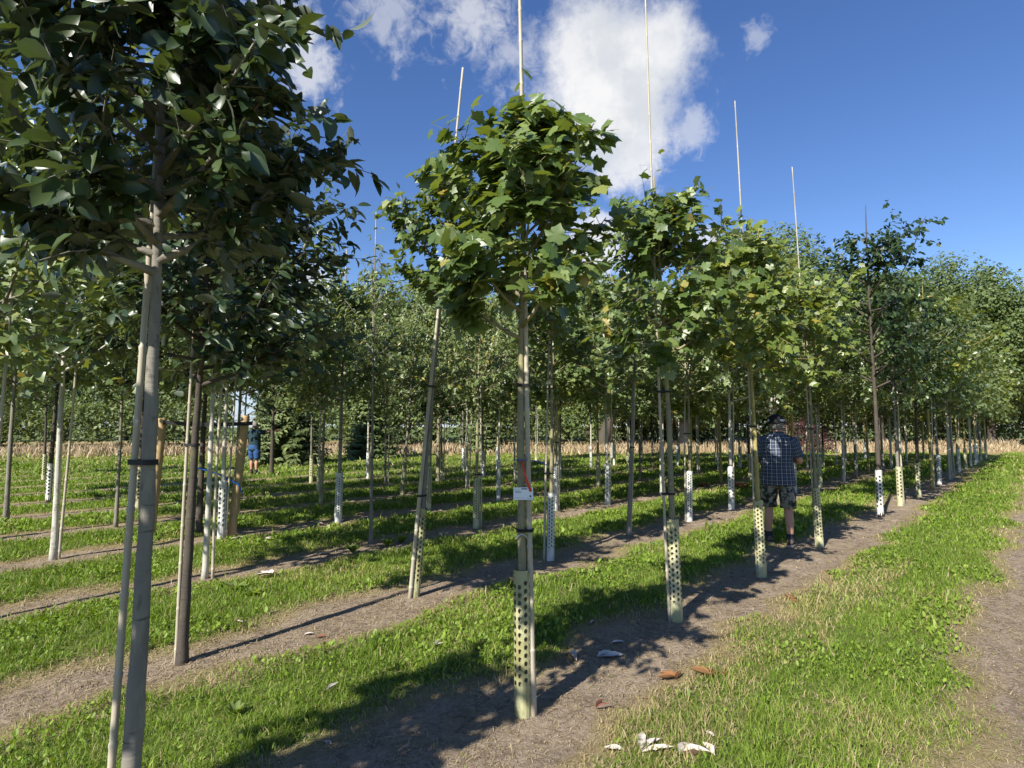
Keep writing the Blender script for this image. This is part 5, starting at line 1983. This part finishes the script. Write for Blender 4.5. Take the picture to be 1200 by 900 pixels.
    for sd in (1, -1):
        c_ = RH @ Vector((0.034 * sd, 0.094, 1.618))
        vs = [c_ + RH @ Vector((0.024 * math.cos(q), -0.012 * abs(math.cos(q)) * 0.5, 0.017 * math.sin(q))) for q in np.linspace(0, 6.283, 12, endpoint=False)]
        mb.add(vs, [tuple(range(12))])
        mb.tube([RH @ Vector((0.058 * sd, 0.088, 1.622)), RH @ Vector((0.086 * sd, 0.03, 1.622)), RH @ Vector((0.088 * sd, -0.01, 1.612))], 0.0035, 5)
    link('glasses', mb.mesh('glasses', M['glass']), root)
    mb = MB()
    mb.tube([RH @ Vector((-0.024, 0.098, 1.562)), RH @ Vector((0, 0.106, 1.560)), RH @ Vector((0.024, 0.098, 1.562))], [0.003, 0.0055, 0.003], 6)
    M.setdefault('lip', flat_mat('lip', (0.34, 0.13, 0.10), 0.5, 0.3))
    link('mouth', mb.mesh('mouth', M['lip']), root)
    if cap:
        mb = MB()
        V, F = dome(0.097, 0.112, 1.640, 0.125, 0.004, lo=-0.012)
        mb.add(V, F)
        co = link('cap', mb.mesh('cap', M['cap']), root)
        V, F = [], []
        N = 13
        for rr, dz in ((1.0, 0.0), (1.35, -0.006), (1.72, -0.026)):
            for k in range(N):
                q = math.radians(25 + 130 * k / (N - 1))
                V.append(RH @ Vector((0.098 * math.cos(q) * (1 + (rr - 1) * 0.15), 0.004 + 0.110 * math.sin(q) * rr, 1.646 + dz - 0.02 * abs(math.cos(q)) ** 2 * (rr - 1))))
        for i in range(2):
            for k in range(N - 1):
                F.append((i * N + k, i * N + k + 1, (i + 1) * N + k + 1, (i + 1) * N + k))
        mb = MB()
        mb.add(V, F)
        br = link('brim', mb.mesh('brim', M['cap']), co)
        sm = br.modifiers.new('thick', 'SOLIDIFY')
        sm.thickness = 0.004
        # pale badges on side and back of the cap
        for q0_, wq in ((math.radians(8), 0.26), (math.radians(-112), 0.34), (math.radians(60), 0.3)):
            V = []
            for zz in (1.658, 1.690):
                for k in range(5):
                    q = q0_ + (k - 2) / 2 * wq
                    sc_ = 1.03 - (zz - 1.64) * 0.9
                    V.append(RH @ Vector((0.0985 * math.cos(q) * sc_, 0.004 + 0.1135 * math.sin(q) * sc_, zz)))
            mb = MB()
            mb.add(V, [(k, k + 1, k + 6, k + 5) for k in range(4)])
            bo = link('badge', mb.mesh('badge', M['cap_logo']), co)
            sm = bo.modifiers.new('thick', 'SOLIDIFY')
            sm.thickness = 0.003
            sm.offset = 1
    return root


mb_ = ground_at(914, 641)
MAN_YAW = math.radians(-22)
person(mb_, MAN_YAW, 'man in black cap, blue plaid shirt and camouflage shorts seen from behind', 1.765,
       dict(feet={'r': (0.13, -0.05), 'l': (-0.13, 0.10)}, arms={'r': ((0.285, -0.01, 1.115), (0.21, 0.235, 1.12)), 'l': ((-0.27, 0.03, 1.12), (-0.10, 0.26, 1.13))}, sleeve=0.78),
       'plaid', 'camo', True, math.radians(48), 1.03)
ph = thing('phone', (0, 0, 0))
tag(ph, 'dark blue phone held by the man in the plaid shirt', 'phone')
Mx = Matrix.Translation((mb_.x, mb_.y, gz(mb_.x, mb_.y))) @ Matrix.Rotation(MAN_YAW, 4, 'Z')
ph.location = Mx @ Vector((0.17, 0.335, 1.145))
ph.rotation_euler = (math.radians(-35), 0, MAN_YAW)
mb = MB()
mb.box((0, 0, 0), (0.075, 0.150, 0.009))
link('case', mb.mesh('case', M['phone'], smooth=False), ph)
mb = MB()
mb.box((0, 0, 0.0055), (0.068, 0.140, 0.002))
link('screen', mb.mesh('screen', M['glass'], smooth=False), ph)

p2_ = ground_at(297, 556)
person(p2_, math.radians(-15), 'man in dark teal shirt and blue shorts behind the slanting post, arm stretched out', 1.80,
       dict(feet={'r': (0.11, 0.0), 'l': (-0.13, 0.06)}, arms={'r': ((0.42, 0.10, 1.42), (0.62, 0.24, 1.45)), 'l': ((-0.27, 0.0, 1.12), (-0.28, 0.14, 0.90))}, sleeve=0.75),
       'teal_shirt', 'blue_shorts', False, math.radians(30), 0.98)
